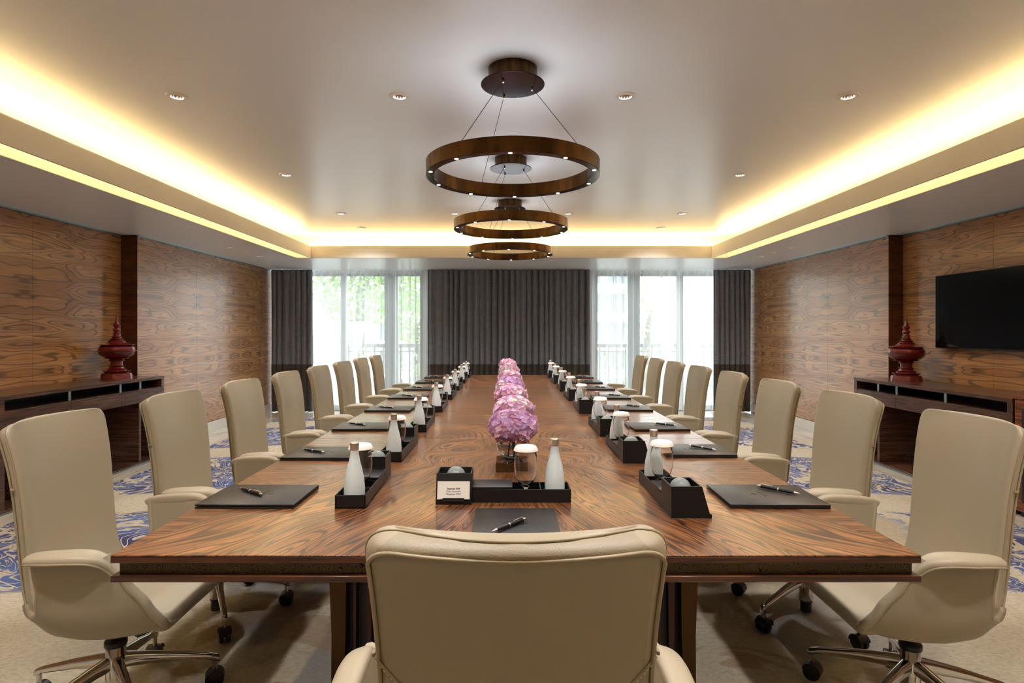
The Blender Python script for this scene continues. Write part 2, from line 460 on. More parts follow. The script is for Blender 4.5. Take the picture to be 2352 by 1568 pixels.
# fascia boards of the tray, cove troughs and walls of the slots
trim = shell('trim_1', M['fascia'],
    (tx0 - .018, tx0, ty0, ty1, Z1, Z1 + .155), (tx1, tx1 + .018, ty0, ty1, Z1, Z1 + .155),
    (tx0, tx1, ty1 - .001, ty1 + .018, Z1, Z1 + .165), (tx0, tx1, ty0 - .018, ty0, Z1, Z1 + .155))
tag(trim, 'cream fascia of the ceiling tray')
slot = shell('trim_2', M['fascia'],
    (tx0 - .42, tx0 - .40, ty0 - .4, ty1 + .4, Z1 + .12, Z2), (tx1 + .40, tx1 + .42, ty0 - .4, ty1 + .4, Z1 + .12, Z2),
    (tx0 - .42, tx1 + .42, ty1 + .22, ty1 + .24, Z1 + .12, Z2), (tx0 - .42, tx1 + .42, ty0 - .42, ty0 - .40, Z1 + .12, Z2),
    (tx0 - .215, tx0 - .196, ty0, ty1, Z1 + .002, Z1 + .165), (tx1 + .206, tx1 + .225, ty0, ty1, Z1 + .002, Z1 + .165),
    (tx0 - .215, tx0 - .018, ty0, ty1, Z1 + .15, Z1 + .165), (tx1 + .018, tx1 + .225, ty0, ty1, Z1 + .15, Z1 + .165))
tag(slot, 'pale lining of the lit ceiling slots')
shadow_gap = shell('trim_3', M['steel_blue'],
    (XL, XL + .012, YP, 9.5, Z1 - .014, Z1), (XR - .012, XR, YP, 9.5, Z1 - .014, Z1),
    (XLr, XLr + .012, YB, YP, Z1 - .014, Z1), (XRr - .012, XRr, YB, YP, Z1 - .014, Z1))
tag(shadow_gap, 'thin metal bead between timber wall and ceiling')

# cove light strips
def strip(label, *b):
    bm = B(); box(bm, *b)
    return tag(obj('light_strip', bm, M['cove_strip']), label, 'light strip', 'warm light strips hidden in the ceiling cove')
strip('hidden warm strip along the left cove', tx0 - .16, tx0 - .13, ty0, ty1 + .1, Z1 + .167, Z1 + .18)
strip('hidden warm strip along the right cove', tx1 + .13, tx1 + .16, ty0, ty1 + .1, Z1 + .167, Z1 + .18)
strip('hidden warm strip along the window side cove', tx0, tx1, ty1 + .07, ty1 + .10, Z1 + .125, Z1 + .138)
strip('hidden warm strip along the near cove', tx0, tx1, ty0 - .16, ty0 - .13, Z1 + .122, Z1 + .135)
M['slot_strip'] = NT('slot_strip').set(color=(1, .9, .7, 1), emit=COVE + (1,), estr=16).m
for sx, lab in ((tx0 - .05, 'left'), (tx1 + .05, 'right')):
    bm = B(); box(bm, sx - .012, sx + .012, ty0 + .05, ty1 - .05, Z1 + .138, Z1 + .149)
    tag(obj('light_strip', bm, M['slot_strip']), 'warm strip up inside the %s ceiling slot' % lab, 'light strip', 'warm light strips in the soffit slots')

# walls: backing + veneer panels
def panelled(name, ax, face, thick, a0, a1, n, mat, z0=.13, z1=Z1 - .015, back_col='dark_wood'):
    """ax 'y': wall in the plane x=face running along y; thick is signed outward"""
    bm = B()
    f0, f1 = sorted((face + thick * .25, face + thick))
    if ax == 'y': box(bm, f0, f1, a0, a1, -.03, Z1 + .1)
    else: box(bm, a0 + .021, a1 - .021, f0, f1, -.03, Z1 + .1)
    w = tag(obj(name, bm, M[back_col]), kind='structure')
    g0, g1 = sorted((face, face + thick * .25))
    step = (a1 - a0) / n
    for k in range(n):
        bm = B(); p0, p1 = a0 + k * step + .0012, a0 + (k + 1) * step - .0012
        if ax == 'y': box(bm, g0, g1, p0, p1, z0, z1, .0008, 1)
        else: box(bm, p0, p1, g0, g1, z0, z1, .0008, 1)
        obj('panel', bm, mat, w)
    return w
wl = panelled('wall_left', 'y', XL, -.08, YP, 9.62, 3, M['wall_y'])
wl2 = panelled('wall_left_recess', 'y', XLr, -.08, YB, YP, 8, M['wall_y'])
wr = panelled('wall_right', 'y', XR, .08, YP, 9.62, 3, M['wall_y'])
wr2 = panelled('wall_right_recess', 'y', XRr, .08, YB, YP, 8, M['wall_y'])
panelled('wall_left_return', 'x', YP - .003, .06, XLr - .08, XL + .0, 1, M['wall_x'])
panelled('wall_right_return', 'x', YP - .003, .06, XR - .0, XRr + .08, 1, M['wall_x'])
def basebd(name, *b):
    bm = B()
    for q in b: box(bm, *q, .002, 1)
    tag(obj(name, bm, M['base_marble']), kind='structure')
basebd('baseboard_left', (XL, XL + .012, YP, 9.6, -.006, .125), (XLr, XLr + .012, YB, YP, -.006, .125), (XLr, XL + .012, YP - .012, YP, -.006, .125))
basebd('baseboard_right', (XR - .012, XR, YP, 9.6, -.006, .125), (XRr - .012, XRr, YB, YP, -.006, .125), (XR - .012, XRr, YP - .012, YP, -.006, .125))
# window wall and the wall behind the camera
shell('wall_front', M['white'], (-1.42, 1.47, 9.86, 10.05, -.03, Z1 + .1), (-4.35, -3.62, 9.86, 10.05, -.03, Z1 + .1), (3.72, 4.45, 9.86, 10.05, -.03, Z1 + .1),
      (-3.62, -1.42, 9.86, 10.05, 2.262, Z1 + .1), (1.47, 3.72, 9.86, 10.05, 2.262, Z1 + .1))
shell('wall_back', M['white'], (-4.3, 4.4, YB - .12, YB, -.03, 2.5))

def window(name, x0, x1, mull):
    w = tag(empty(name, ((x0 + x1) / 2, 9.93, 0)), kind='structure'); cx = (x0 + x1) / 2
    bm = B()
    box(bm, x0 - cx, x1 - cx, -.03, .03, 2.225, 2.262); box(bm, x0 - cx, x1 - cx, -.03, .03, -.03, .05)
    box(bm, x0 - cx, x0 - cx + .05, -.03, .03, .05, 2.225); box(bm, x1 - cx - .05, x1 - cx, -.03, .03, .05, 2.225)
    obj('window_frame', bm, M['frame'], w)
    for a, b in mull:
        bm = B(); box(bm, a - cx, b - cx, -.06, .04, -.03, 2.262); obj('mullion', bm, M['frame'], w)
    es = [x0 + .05] + [v for p in mull for v in p] + [x1 - .05]
    for k in range(0, len(es), 2):
        bm = B(); box(bm, es[k] - cx, es[k + 1] - cx, -.003, .003, .05, 2.225); obj('pane', bm, M['pane'], w)
window('window_1', -3.62, -1.42, [(-2.80, -2.71), (-2.06, -1.84)])
window('window_2', 1.47, 3.72, [(2.03, 2.23), (2.86, 2.96)])

# ------------------------------------------------------------------ curtains
def pleats(x0, x1, y, z0, z1, amp, per, seed, rows=5, flare=.4, step=.007):
    rnd = random.Random(seed); ph = [0.0]; xs = [x0]
    while xs[-1] < x1:
        xs.append(xs[-1] + step)
    loc = per; acc = 0; offs = []
    amps = {}
    for x in xs:
        acc += 2 * PI * step / loc
        if acc > 2 * PI:
            acc -= 2 * PI; loc = per * rnd.uniform(.7, 1.35)
        offs.append(acc)
    k2 = rnd.uniform(0, 6)
    bm = B(); rings = []
    for r in range(rows):
        f = r / (rows - 1); z = z0 + (z1 - z0) * f
        row = []
        for x, a in zip(xs, offs):
            am = amp * (1 + flare * (1 - f)) * (.8 + .35 * math.sin(x * 9 + k2))
            yy = y + am * math.sin(a) + .25 * am * math.sin(2 * a + k2 + (1 - f) * 1.2) + .012 * (1 - f) * math.sin(x * 5.3 + k2)
            row.append((min(x, x1) + .3 * am * math.cos(a) , yy, z))
        rings.append(row)
    loft(bm, rings, closed=False)
    return bm
HEM = .765
def drape(x0, x1, seed, label):
    r = empty('curtain', ((x0 + x1) / 2, 9.5, 0), label=label, cat='curtain', group='dark grey floor-length curtains')
    full = pleats(x0, x1, 9.5, HEM, Z1 - .004, .036, .095, seed, 5)
    o = obj('drape', full, M['drape'], r, 80); o.location = (-(x0 + x1) / 2, -9.5, 0)
    o = obj('hem_band', pleats(x0, x1, 9.5, .004, HEM, .0504, .095, seed, 3, 0), M['drape_hem'], r, 80); o.location = (-(x0 + x1) / 2, -9.5, 0)
    o['label'] = 'dark brown lower band'
drape(-3.83, -3.16, 1, 'dark grey curtain at the left end of the windows beside the timber wall')
drape(-1.29, .02, 2, 'dark grey curtain, left half of the wide middle pair')
drape(.02, 1.33, 3, 'dark grey curtain, right half of the wide middle pair')
drape(3.33, 3.95, 4, 'dark grey curtain at the right end of the windows beside the timber wall')
def sheer(x0, x1, seed, label):
    bm = pleats(x0, x1, 9.66, .006, Z1 - .004, .024, .115, seed, 4, .5, .009)
    o = obj('sheer_curtain', bm, M['sheer'], None, 80)
    tag(o, label, 'curtain', 'white sheer curtains')
sheer(-3.3, -2.12, 11, 'white sheer curtain over the tree view beside the left end curtain')
sheer(-2.11, -1.22, 12, 'white sheer curtain between the tree view and the left middle curtain')
sheer(1.26, 2.2, 13, 'white sheer curtain just right of the middle grey curtains')
sheer(2.21, 3.5, 14, 'white sheer curtain beside the right end grey curtain')

# ------------------------------------------------------------------ outside
shell('balcony_floor', flat('balcony_stone', (190, 188, 182), .7), (-9, 9, 10.05, 13.4, -.15, -.02))
rl = empty('railing', (0, 12.9, 0), label='dark balcony railing with thin uprights beyond the windows', cat='railing')
mr = flat('railing_paint', (92, 92, 92), .5)
bm = B(); box(bm, -8, 8, -.04, .04, .94, 1.02); obj('top_rail', bm, mr, rl)
bm = B(); box(bm, -8, 8, -.015, .015, .84, .865); obj('middle_rail', bm, mr, rl)
bm = B(); box(bm, -8, 8, -.02, .02, .08, .12); obj('bottom_rail', bm, mr, rl)
bm = B(); box(bm, -.013, .013, -.013, .013, -.02, .94); o = obj('baluster', bm, mr, rl, loc=(-5, 0, 0))
for k in range(1, 56): place('baluster', o.data, rl, (-5 + k * .19, 0, 0))
def planter(x, y, top, w, h, label, shape):
    r = empty('planter', (x, y, 0), label=label, cat='planter')
    m = flat('planter_stone', (186, 188, 190), .6)
    if shape == 'urn':
        lathe_b = B(); lathe(lathe_b, [(w * .55, -.02), (w * .5, .06), (w * .2, .14), (w * .18, top - h), (w * .42, top - h * .8), (w * .62, top - h * .35), (w * .68, top - .03), (w * .7, top), (w * .6, top), (w * .55, top - .08)], 28)
        obj('urn', lathe_b, m, r)
    else:
        b = B(); box(b, -w / 2, w / 2, -w / 2, w / 2, -.02, top, .01); obj('body', b, m, r)
    s = B(); lathe(s, [(w * .5 if shape == 'urn' else w * .45, top - .07), (w * .4, top - .05), (.001, top - .04)], 16); obj('soil', s, flat('soil', (70, 60, 50), .9), r)
planter(-3.0, 11.6, 1.49, .27, .62, 'tall pale cup-shaped planter on the balcony seen through the left sheer', 'urn')
planter(3.2, 11.7, 1.49, .24, .62, 'tall pale cup-shaped planter on the balcony seen through the right sheer', 'urn')
planter(3.68, 12.0, 1.08, .34, .5, 'square pale planter box beside the tall planter at the right', 'box')
planter(-3.86, 12.0, 1.22, .8, .5, 'broad pale planter box on the balcony at the left', 'box')
def tree(x, y, z, rx, ry, rz, n, label, c):
    r = empty('tree', (x, y, 0), label=label, cat='tree', group='trees beyond the balcony'); rnd = random.Random(int(x * 7 + y))
    t = B(); tube(t, [(0, 0, -3), (.1, 0, z - rz * .5), (.3, .1, z)], [.2, .14, .06]); obj('trunk', t, flat('bark', (90, 76, 60), .8), r)
    me_v, me_f = [], []
    for i in range(n):
        while True:
            p = Vector([rnd.uniform(-1, 1) for _ in range(3)])
            if .25 < p.length < 1: break
        p = Vector((p.x * rx, p.y * ry, z + p.z * rz))
        a = Vector([rnd.gauss(0, 1) for _ in range(3)]).normalized(); b = a.cross(Vector([rnd.gauss(0, 1) for _ in range(3)])).normalized()
        s = rnd.uniform(.06, .12); k = len(me_v)
        me_v += [p - a * s, p - b * s * .5, p + a * s, p + b * s * .5]; me_f.append((k, k + 1, k + 2, k + 3))
    me = bpy.data.meshes.new('crown'); me.from_pydata(me_v, [], me_f); me.materials.append(flat('leaf_green', c, .6, sss=0))
    o = place('crown', me, r); tag(o, kind='stuff')
tree(-4.6, 18, 3.6, 2.0, 1.2, 2.2, 3600, 'green leafy tree seen through the left sheer above the planter', (128, 160, 84))
tree(-3.1, 20, 1.9, 1.3, 1.0, 1.3, 1400, 'lower paler green tree behind the railing, right of the large tree', (150, 176, 110))
tree(6.1, 26, 2.2, 1.3, 1.0, 1.8, 900, 'small green tree seen through the right sheer', (150, 172, 116))
def hedge(x0, x1, y, label):
    me_v, me_f = [], []; rnd = random.Random(5 + int(x0))
    for i in range(int((x1 - x0) * 260)):
        p = Vector((rnd.uniform(x0, x1), y + rnd.uniform(-.2, .2), rnd.uniform(-.6, .95)))
        a = Vector([rnd.gauss(0, 1) for _ in range(3)]).normalized(); b = a.cross(Vector([rnd.gauss(0, 1) for _ in range(3)])).normalized(); s = .07; k = len(me_v)
        me_v += [p - a * s, p - b * s * .5, p + a * s, p + b * s * .5]; me_f.append((k, k + 1, k + 2, k + 3))
    me = bpy.data.meshes.new('hedge'); me.from_pydata(me_v, [], me_f); me.materials.append(flat('hedge_green', (150, 172, 130), .7))
    tag(place('hedge', me), label, 'hedge', kind='stuff')
hedge(-6, -1, 15, 'pale green hedge beyond the railing at the left'); hedge(1, 7, 15, 'pale green hedge beyond the railing at the right')
def building(x0, x1, y, label, seed):
    r = empty('building', ((x0 + x1) / 2, y, 0), label=label, cat='building'); w = (x1 - x0) / 2
    mw = flat('render_white', (232, 232, 230), .8); md = flat('far_window', (120, 128, 132), .3)
    b = B(); box(b, -w, w, 0, 8, -10, 16); obj('wall', b, mw, r)
    for f in range(-2, 5):
        z = f * 2.9 + .35
        b = B(); box(b, -w - .3, w + .3, -1.3, 0, z + 2.0, z + 2.3); obj('balcony_slab', b, mw, r)
        n = max(2, int(w * 2 / 2.4))
        for k in range(n):
            a = -w + 2 * w * (k + .15) / n; c = -w + 2 * w * (k + .85) / n
            b = B(); box(b, a, c, -.06, .02, z, z + 1.8); win = obj('window', b, md, r)
            b = B(); box(b, (a + c) / 2 - .04, (a + c) / 2 + .04, -.1, -.06, z, z + 1.8); obj('mullion', b, mw, win)
building(-13.5, -6.8, 60, 'white balconied apartment block seen faintly at the left of the middle curtains', 1)
building(7.2, 12.6, 60, 'white balconied apartment block seen faintly at the right of the middle curtains', 2)
shell('ground', flat('street_ground', (150, 150, 146), .9), (-80, 80, 13.5, 140, -10.2, -10))

# ------------------------------------------------------------------ table
TX0, TX1, TY0, TY1, TZ = -.965, 1.007, 1.4286, 7.290, .755
TCX, TCY = (TX0 + TX1) / 2, (TY0 + TY1) / 2
tbl = empty('conference_table', (TCX, TCY, 0), label='long polished rosewood conference table with patterned bronze edge band', cat='table')
hx, hy = (TX1 - TX0) / 2, (TY1 - TY0) / 2
SEAM = 1.365
SL = .0195
for a, b, m in ((-hy, -SEAM - .0018, 'table_end'), (-SEAM + .0018, SEAM - .0018, 'table_mid'), (SEAM + .0018, hy, 'table_end')):
    bm = B(); box(bm, -hx, hx, a, b, TZ - .004, TZ, .0012, 1); obj('veneer_leaf', bm, M[m], tbl)
bm = B(); box(bm, -hx, hx, -hy, hy, TZ - SL, TZ - .0041, .001, 1); obj('top_slab', bm, M['edge'], tbl)
bm = B(); box(bm, -hx + .014, hx - .014, -hy + .014, hy - .014, TZ - .051, TZ - SL); obj('edge_band', bm, M['band'], tbl)['label'] = 'bronze band etched with leaf scrolls'
bm = B(); box(bm, -hx, hx, -hy, hy, TZ - .066, TZ - .051, .001, 1); obj('lower_slab', bm, M['edge'], tbl)
for yc in (-2.15, 0, 2.15):
    p0, p1 = yc - .28, yc + .28
    bm = B(); box(bm, -.568, .568, p0 + .05, p1 - .05, 0, TZ - .066); ped = obj('pedestal', bm, M['dark_wood'], tbl)
    for sx in (-1, 1):
        for yy0, yy1 in ((p0, p0 + .04), (p1 - .04, p1)):
            bm = B()
            pts = [(sx * .613, TZ - .066), (sx * .548, TZ - .066), (sx * .552, .3), (sx * .565, 0), (sx * .60, 0), (sx * .598, .3)]
            prism(bm, pts if sx < 0 else pts, 'y', yy0, yy1)
            q = obj('bronze_post', bm, metal('aged_bronze', (74, 54, 34), .35) if 'ab' not in M else M['ab'], ped); M['ab'] = q.data.materials[0]
    for k in range(24):
        x = -.525 + 1.05 * k / 23
        bm = B(); w = .006 + .004 * (k % 3)
        prism(bm, [(x - w, TZ - .066), (x + w, TZ - .066), (x * 1.0 + w * .4, 0), (x * 1.0 - w * .4, 0)], 'y', p0 + .012 + .012 * (k % 2), p0 + .051)
        q = obj('rib', bm, M['bronze_dark'], ped)

# ------------------------------------------------------------------ chair
PROF = [(.300, .398), (.22, .412), (.12, .402), (.02, .392), (-.07, .398), (-.13, .432), (-.160, .50), (-.176, .59), (-.187, .69), (-.200, .79), (-.217, .885), (-.238, .960), (-.258, 1.008)]
WID = [(.235,), (.250,), (.262,), (.258,), (.238,), (.220,), (.210,), (.208,), (.210,), (.213,), (.218,), (.223,), (.226,)]
CON = [(-.004,), (.004,), (.010,), (.012,), (.018,), (.026,), (.030,), (.033,), (.036,), (.040,), (.044,), (.049,), (.054,)]
TH = [(.058,), (.056,), (.050,), (.050,), (.048,), (.046,), (.044,), (.042,), (.042,), (.042,), (.042,), (.043,), (.044,)]
NS = len(PROF) - 1
def endf(s, R):
    """rounding at both ends measured in metres of profile ~ .085 per station"""
    d0 = s * .085; d1 = (NS - s) * .062
    f = 0
    for d in (d0, d1):
        if d < R: f = max(f, 1 - math.sqrt(max(0, 1 - ((R - d) / R) ** 2)))
    return f
def sec(s):
    y, z = crom(PROF, s); a = crom(PROF, max(s - .02, 0)); b = crom(PROF, min(s + .02, NS))
    t = Vector((0, b[0] - a[0], b[1] - a[1])).normalized(); n = Vector((0, t.z, -t.y))   # towards the sitter
    if n.y < 0 and n.z < 0: n = -n
    n = Vector((0, t.z, -t.y))
    w = crom(WID, s)[0] - .052 * endf(s, .055); th = crom(TH, s)[0] * (1 - .82 * endf(s, .02)); c = crom(CON, s)[0]
    return Vector((0, y, z)), n, w, th, c
def cpt(s, xf, nf):
    """xf -1..1 across, nf -1 (rear) .. 1 (front) of half thickness"""
    C, n, w, th, c = sec(s)
    return C + Vector((xf * w, 0, 0)) + n * (nf * th / 2) + cdir(s, n) * (c * xf * xf)
def cdir(s, n):
    f = min(1, max(0, (s - 6) / 2)); return (n.lerp(Vector((0, 1, 0)), f)).normalized()
def ring(s):
    C, n, w, th, c = sec(s); r = th / 2; pts = []
    cd = cdir(s, n)
    def P(x, o): return C + Vector((x, 0, 0)) + n * o + cd * (c * (x / w) ** 2)
    for k in range(15):
        x = -(w - r) + 2 * (w - r) * k / 14
        pts.append(P(x, r * (1 + .25 * (1 - (x / w) ** 2))))
    for k in range(1, 8):
        a = PI / 2 - PI * k / 8; pts.append(P(w - r + r * math.cos(a), r * math.sin(a)))
    for k in range(15):
        x = (w - r) - 2 * (w - r) * k / 14; pts.append(P(x, -r))
    for k in range(1, 8):
        a = -PI / 2 - PI * k / 8; pts.append(P(-(w - r) + r * math.cos(a), r * math.sin(a)))
    return pts
def srange(a, b, n, ea=False, eb=False):
    out = []
    for k in range(n + 1):
        f = k / n
        if ea and eb: f = .5 - .5 * math.cos(PI * f)
        elif ea: f = 1 - math.cos(PI / 2 * f)
        elif eb: f = math.sin(PI / 2 * f)
        out.append(a + (b - a) * f)
    return out

SH = [(0, 0), (.12, 0), (.19, .015), (.238, .07), (.268, .19), (.284, .38), (.290, .60), (.293, .80), (.297, 1.0)]
def zb(y): return interp([-.17, -.10, -.03, .05, .12, .20, .30], [.466, .405, .366, .353, .354, .365, .390], y)
def shell_pt(a, v):
    """a -1..1 around the section, v 0 rear .. 1 front"""
    s = -1 if a < 0 else 1; x, h = crom(SH, abs(a) * (len(SH) - 1)); h = max(0, h)
    yr = interp([0, .05, .12, .20, .32, .6, .85, 1], [-.160, -.150, -.115, -.078, -.050, -.042, -.050, -.054], h)
    yf = interp([0, .12, .4, .7, 1], [.285, .298, .268, .215, .160], h)
    y = yr + (yf - yr) * v
    z0 = zb(y); top = .640
    z = z0 + h * (top - z0)
    tap = 1 - .13 * max(0, (-y - .02) / .13) * (1 - h * .6) - .05 * max(0, (y - .2) / .1)
    return Vector((s * x * tap, y, z))

def build_chair():
    r = empty('office_chair')
    L, Ls = M['leather'], M['leather_side']
    bm = B(); loft(bm, [ring(s) for s in srange(0, 5.6, 30, ea=True)]); obj('seat', bm, L, r, 60)
    bm = B(); R = [ring(s) for s in srange(5.6, NS, 44, eb=True)]; loft(bm, R)
    back = obj('backrest', bm, [L, Ls], r, 60)
    for p in back.data.polygons:
        if p.index < 44 * 44 and (p.index % 44) in range(22, 37): p.material_index = 1
    # piping around the back: rear welt and front seam
    def rearP(x, s):
        C, n, w, th, c = sec(s); w = crom(WID, s)[0]
        return C + Vector((x, 0, 0)) + n * (-th / 2 * .99) + cdir(s, n) * (c * (x / w) ** 2)
    half = []
    for k in range(34):
        s = 5.2 + (NS - .95 - 5.2) * k / 33; half.append((crom(WID, s)[0] - .008, s))
    wt = crom(WID, NS - .5)[0]
    for k in range(1, 9):
        a = PI / 2 * k / 8; half.append((wt - .008 - .046 * (1 - math.cos(a)), NS - .95 + .60 * math.sin(a)))
    path = [rearP(-x, s) for x, s in half] + [rearP((-1 + 2 * k / 16) * (wt - .054), NS - .35) for k in range(1, 16)] + [rearP(x, s) for x, s in half[::-1]]
    bm = B(); tube(bm, path, .0036, 6); obj('piping', bm, M['piping'], r, 80)
    for nf, rad in ((.12, .0022),):
        def edge(s, sg):
            C, n, w, th, c = sec(s); rr = th / 2; o = nf * rr; dx = math.sqrt(max(0, rr * rr - o * o))
            return C + Vector((sg * (w - rr + dx + .0006), 0, 0)) + n * o + cdir(s, n) * c
        path = [edge(s, -1) for s in srange(5.2, NS, 40, eb=True)]
        C, n, w, th, c = sec(NS)
        for k in range(1, 14):
            xf2 = -1 + 2 * k / 14
            path.append(C + Vector((xf2 * (w - .004), 0, 0)) + n * (nf * th / 2) + Vector((0, c * xf2 * xf2, .0006)))
        path += [edge(s, 1) for s in srange(5.2, NS, 40, eb=True)][::-1]
        bm = B(); tube(bm, path, rad, 6); obj('piping', bm, M['piping'], r, 80)
    # curved stitched seam low on the rear
    path = []
    for k in range(41):
        xf = -1 + 2 * k / 40; s = 9.25 - 1.15 * (1 - xf * xf)
        path.append(cpt(s, xf * .985, -1.03))
    bm = B(); tube(bm, path, .0022, 6); sm = obj('back_seam', bm, M['piping'], r, 80)
    bm = B()
    for a, b in list(zip(path, path[1:])):
        for q in range(2):
            p = a.lerp(b, .1 + .5 * q); e = a.lerp(b, .4 + .5 * q); off = Vector((0, -.0012, -.0045)); tube(bm, [p + off, e + off], .0009, 4)
    obj('stitching', bm, M['stitch'], sm, 80)
    for sg in (-1, 1):
        C, n, w, th, c = sec(9.25); p = C + Vector((sg * (w + .001), 0, 0)) + n * (-th * .28) + cdir(9.25, n) * c
        bm = B(); box(bm, p.x - .0025, p.x + .0025, p.y - .007, p.y + .006, p.z - .003, p.z + .003, .001); obj('seam_tab', bm, M['piping'], r)
    # bucket shell
    NA, NV = 56, 22; bm = B()
    def grid(off):
        return [[shell_pt(-1 + 2 * i / NA, j / NV) for j in range(NV + 1)] for i in range(NA + 1)]
    G = grid(0); V = [[bm.verts.new(p) for p in row] for row in G]
    for i in range(NA):
        for j in range(NV): bm.faces.new((V[i][j], V[i + 1][j], V[i + 1][j + 1], V[i][j + 1]))
    sh = obj('seat_shell', bm, Ls, r, 70)
    md = sh.modifiers.new('thick', 'SOLIDIFY'); md.thickness = .018; md.offset = 0
    # piping of the shell edges: front edge from arm to arm and rear edges
    bm = B(); tube(bm, [shell_pt(-1 + 2 * k / 90, 1.0) for k in range(91)], .014, 8); obj('front_welt', bm, L, r, 80)
    bm = B(); tube(bm, [shell_pt(-1 + 2 * k / 90, 1.0) + Vector((0, -.012, 0)) + Vector((math.copysign(.0085, -1 + 2 * k / 90) if abs(-1 + 2 * k / 90) > .4 else 0, 0, -.008 if abs(-1 + 2 * k / 90) < .4 else 0)) for k in range(91)], .0028, 6); obj('piping', bm, M['piping'], r, 80)
    for sg in (-1, 1):
        bm = B(); tube(bm, [shell_pt(sg * (.50 + .5 * k / 24), 0.0) for k in range(25)], .0105, 8); obj('rear_welt', bm, L, r, 80)
        # armrest pad
        A = [(y, z, .284 + w * .5, w, th) for (y, z, w, th) in ((-.070, .630, .020, .006), (-.062, .634, .040, .010), (-.03, .641, .050, .012), (.03, .645, .057, .0135), (.09, .647, .058, .014), (.135, .642, .052, .014), (.165, .624, .038, .013), (.186, .596, .024, .011), (.203, .566, .012, .008))]
        rings = []; lip = []
        NA2 = 36
        for k in range(NA2 + 1):
            y, z, x, w, th = crom(A, (len(A) - 1) * k / NA2)
            y2, z2 = crom(A, min(len(A) - 1, (len(A) - 1) * k / NA2 + .05))[:2]; y1, z1 = crom(A, max(0, (len(A) - 1) * k / NA2 - .05))[:2]
            t = Vector((0, y2 - y1, z2 - z1)).normalized(); n = Vector((0, -t.z, t.y)); rg = []
            for q in range(18):
                a = 2 * PI * q / 18; cx = math.copysign(abs(math.cos(a)) ** .6, math.cos(a)) * w / 2; cn = math.copysign(abs(math.sin(a)) ** .75, math.sin(a)) * th
                drop = -.26 * max(0, cx + .01)
                if cx < 0 and cn < 0: cn *= 1 + 1.2 * min(1, max(0, (.13 - y) / .06))
                rg.append(Vector((sg * (x + cx), y, z)) + n * (cn + drop))
            rings.append(rg)
            if k > 0: lip.append(Vector((sg * (x + w / 2 - .001), y, z)) + n * (-.26 * (w / 2 + .01) - th * .35))
        bm = B(); loft(bm, rings); ar = obj('armrest', bm, L, r, 70)
        bm = B(); tube(bm, lip, .0036, 6); obj('piping', bm, M['piping'], ar, 80)
    # base
    bm = B(); lathe(bm, [(.017, .20), (.017, .345), (.028, .350), (.028, .356)], 20); obj('gas_lift', bm, M['black_plastic'], r)
    bm = B(); lathe(bm, [(.033, .222), (.035, .225), (.035, .238), (.033, .242), (.026, .246)], 24); obj('collar', bm, M['black_plastic'], r)
    bm = B(); lathe(bm, [(.026, .066), (.030, .075), (.031, .10), (.031, .219), (.029, .222)], 28); obj('hub', bm, M['chrome'], r)
    bm = B(); lathe(bm, [(.022, .014), (.024, .016), (.024, .060), (.028, .062), (.028, .067)], 24); obj('hub_foot', bm, M['black_plastic'], r)
    arm_me = cas_me = None
    for k in range(5):
        a = 2 * PI * k / 5
        if arm_me is None:
            st = [(.024, .168, .017, .026), (.07, .161, .0155, .023), (.16, .144, .014, .018), (.25, .122, .0125, .013), (.285, .113, .0125, .012), (.312, .102, .012, .013), (.322, .098, .008, .010)]
            rings = []
            for d, z, w, h in st:
                rings.append([(d, math.copysign(abs(math.cos(q)) ** .7, math.cos(q)) * w, z + math.copysign(abs(math.sin(q)) ** .7, math.sin(q)) * h) for q in [2 * PI * i / 14 for i in range(14)]])
            bm = B(); loft(bm, rings); tube(bm, [(.305, 0, .10), (.305, 0, .062)], .009, 10)
            ao = obj('base_arm', bm, M['chrome'], r, 60); arm_me = ao.data
            bm = B()
            for sg in (-1, 1):
                lathe(bm, [(.0265, -.008), (.0295, -.006), (.0295, .006), (.0265, .008)], 22)
                for v in bm.verts:
                    if not v.tag: v.co = Vector((v.co.x, v.co.z + sg * .0135, v.co.y)) + Vector((.305, 0, .0298)); v.tag = True
            lathe(bm, [(.0115, -.020), (.0115, .020)], 12)
            for v in bm.verts:
                if not v.tag: v.co = Vector((v.co.x, v.co.z, v.co.y)) + Vector((.305, 0, .030)); v.tag = True
            hood = []
            for q in range(11):
                an = PI * (.04 + .92 * q / 10) + .15; hood.append([(.305 + .033 * math.cos(an), -.0245, .030 + .033 * math.sin(an)), (.305 + .033 * math.cos(an), .0245, .030 + .033 * math.sin(an)), (.305 + .030 * math.cos(an), .0245, .030 + .030 * math.sin(an)), (.305 + .030 * math.cos(an), -.0245, .030 + .030 * math.sin(an))])
            loft(bm, hood)
            co = obj('caster', bm, M['black_plastic'], ao, 50); cas_me = co.data
        else:
            ao = place('base_arm', arm_me, r); co = place('caster', cas_me, ao)
        ao.rotation_euler = (0, 0, a)
    return r

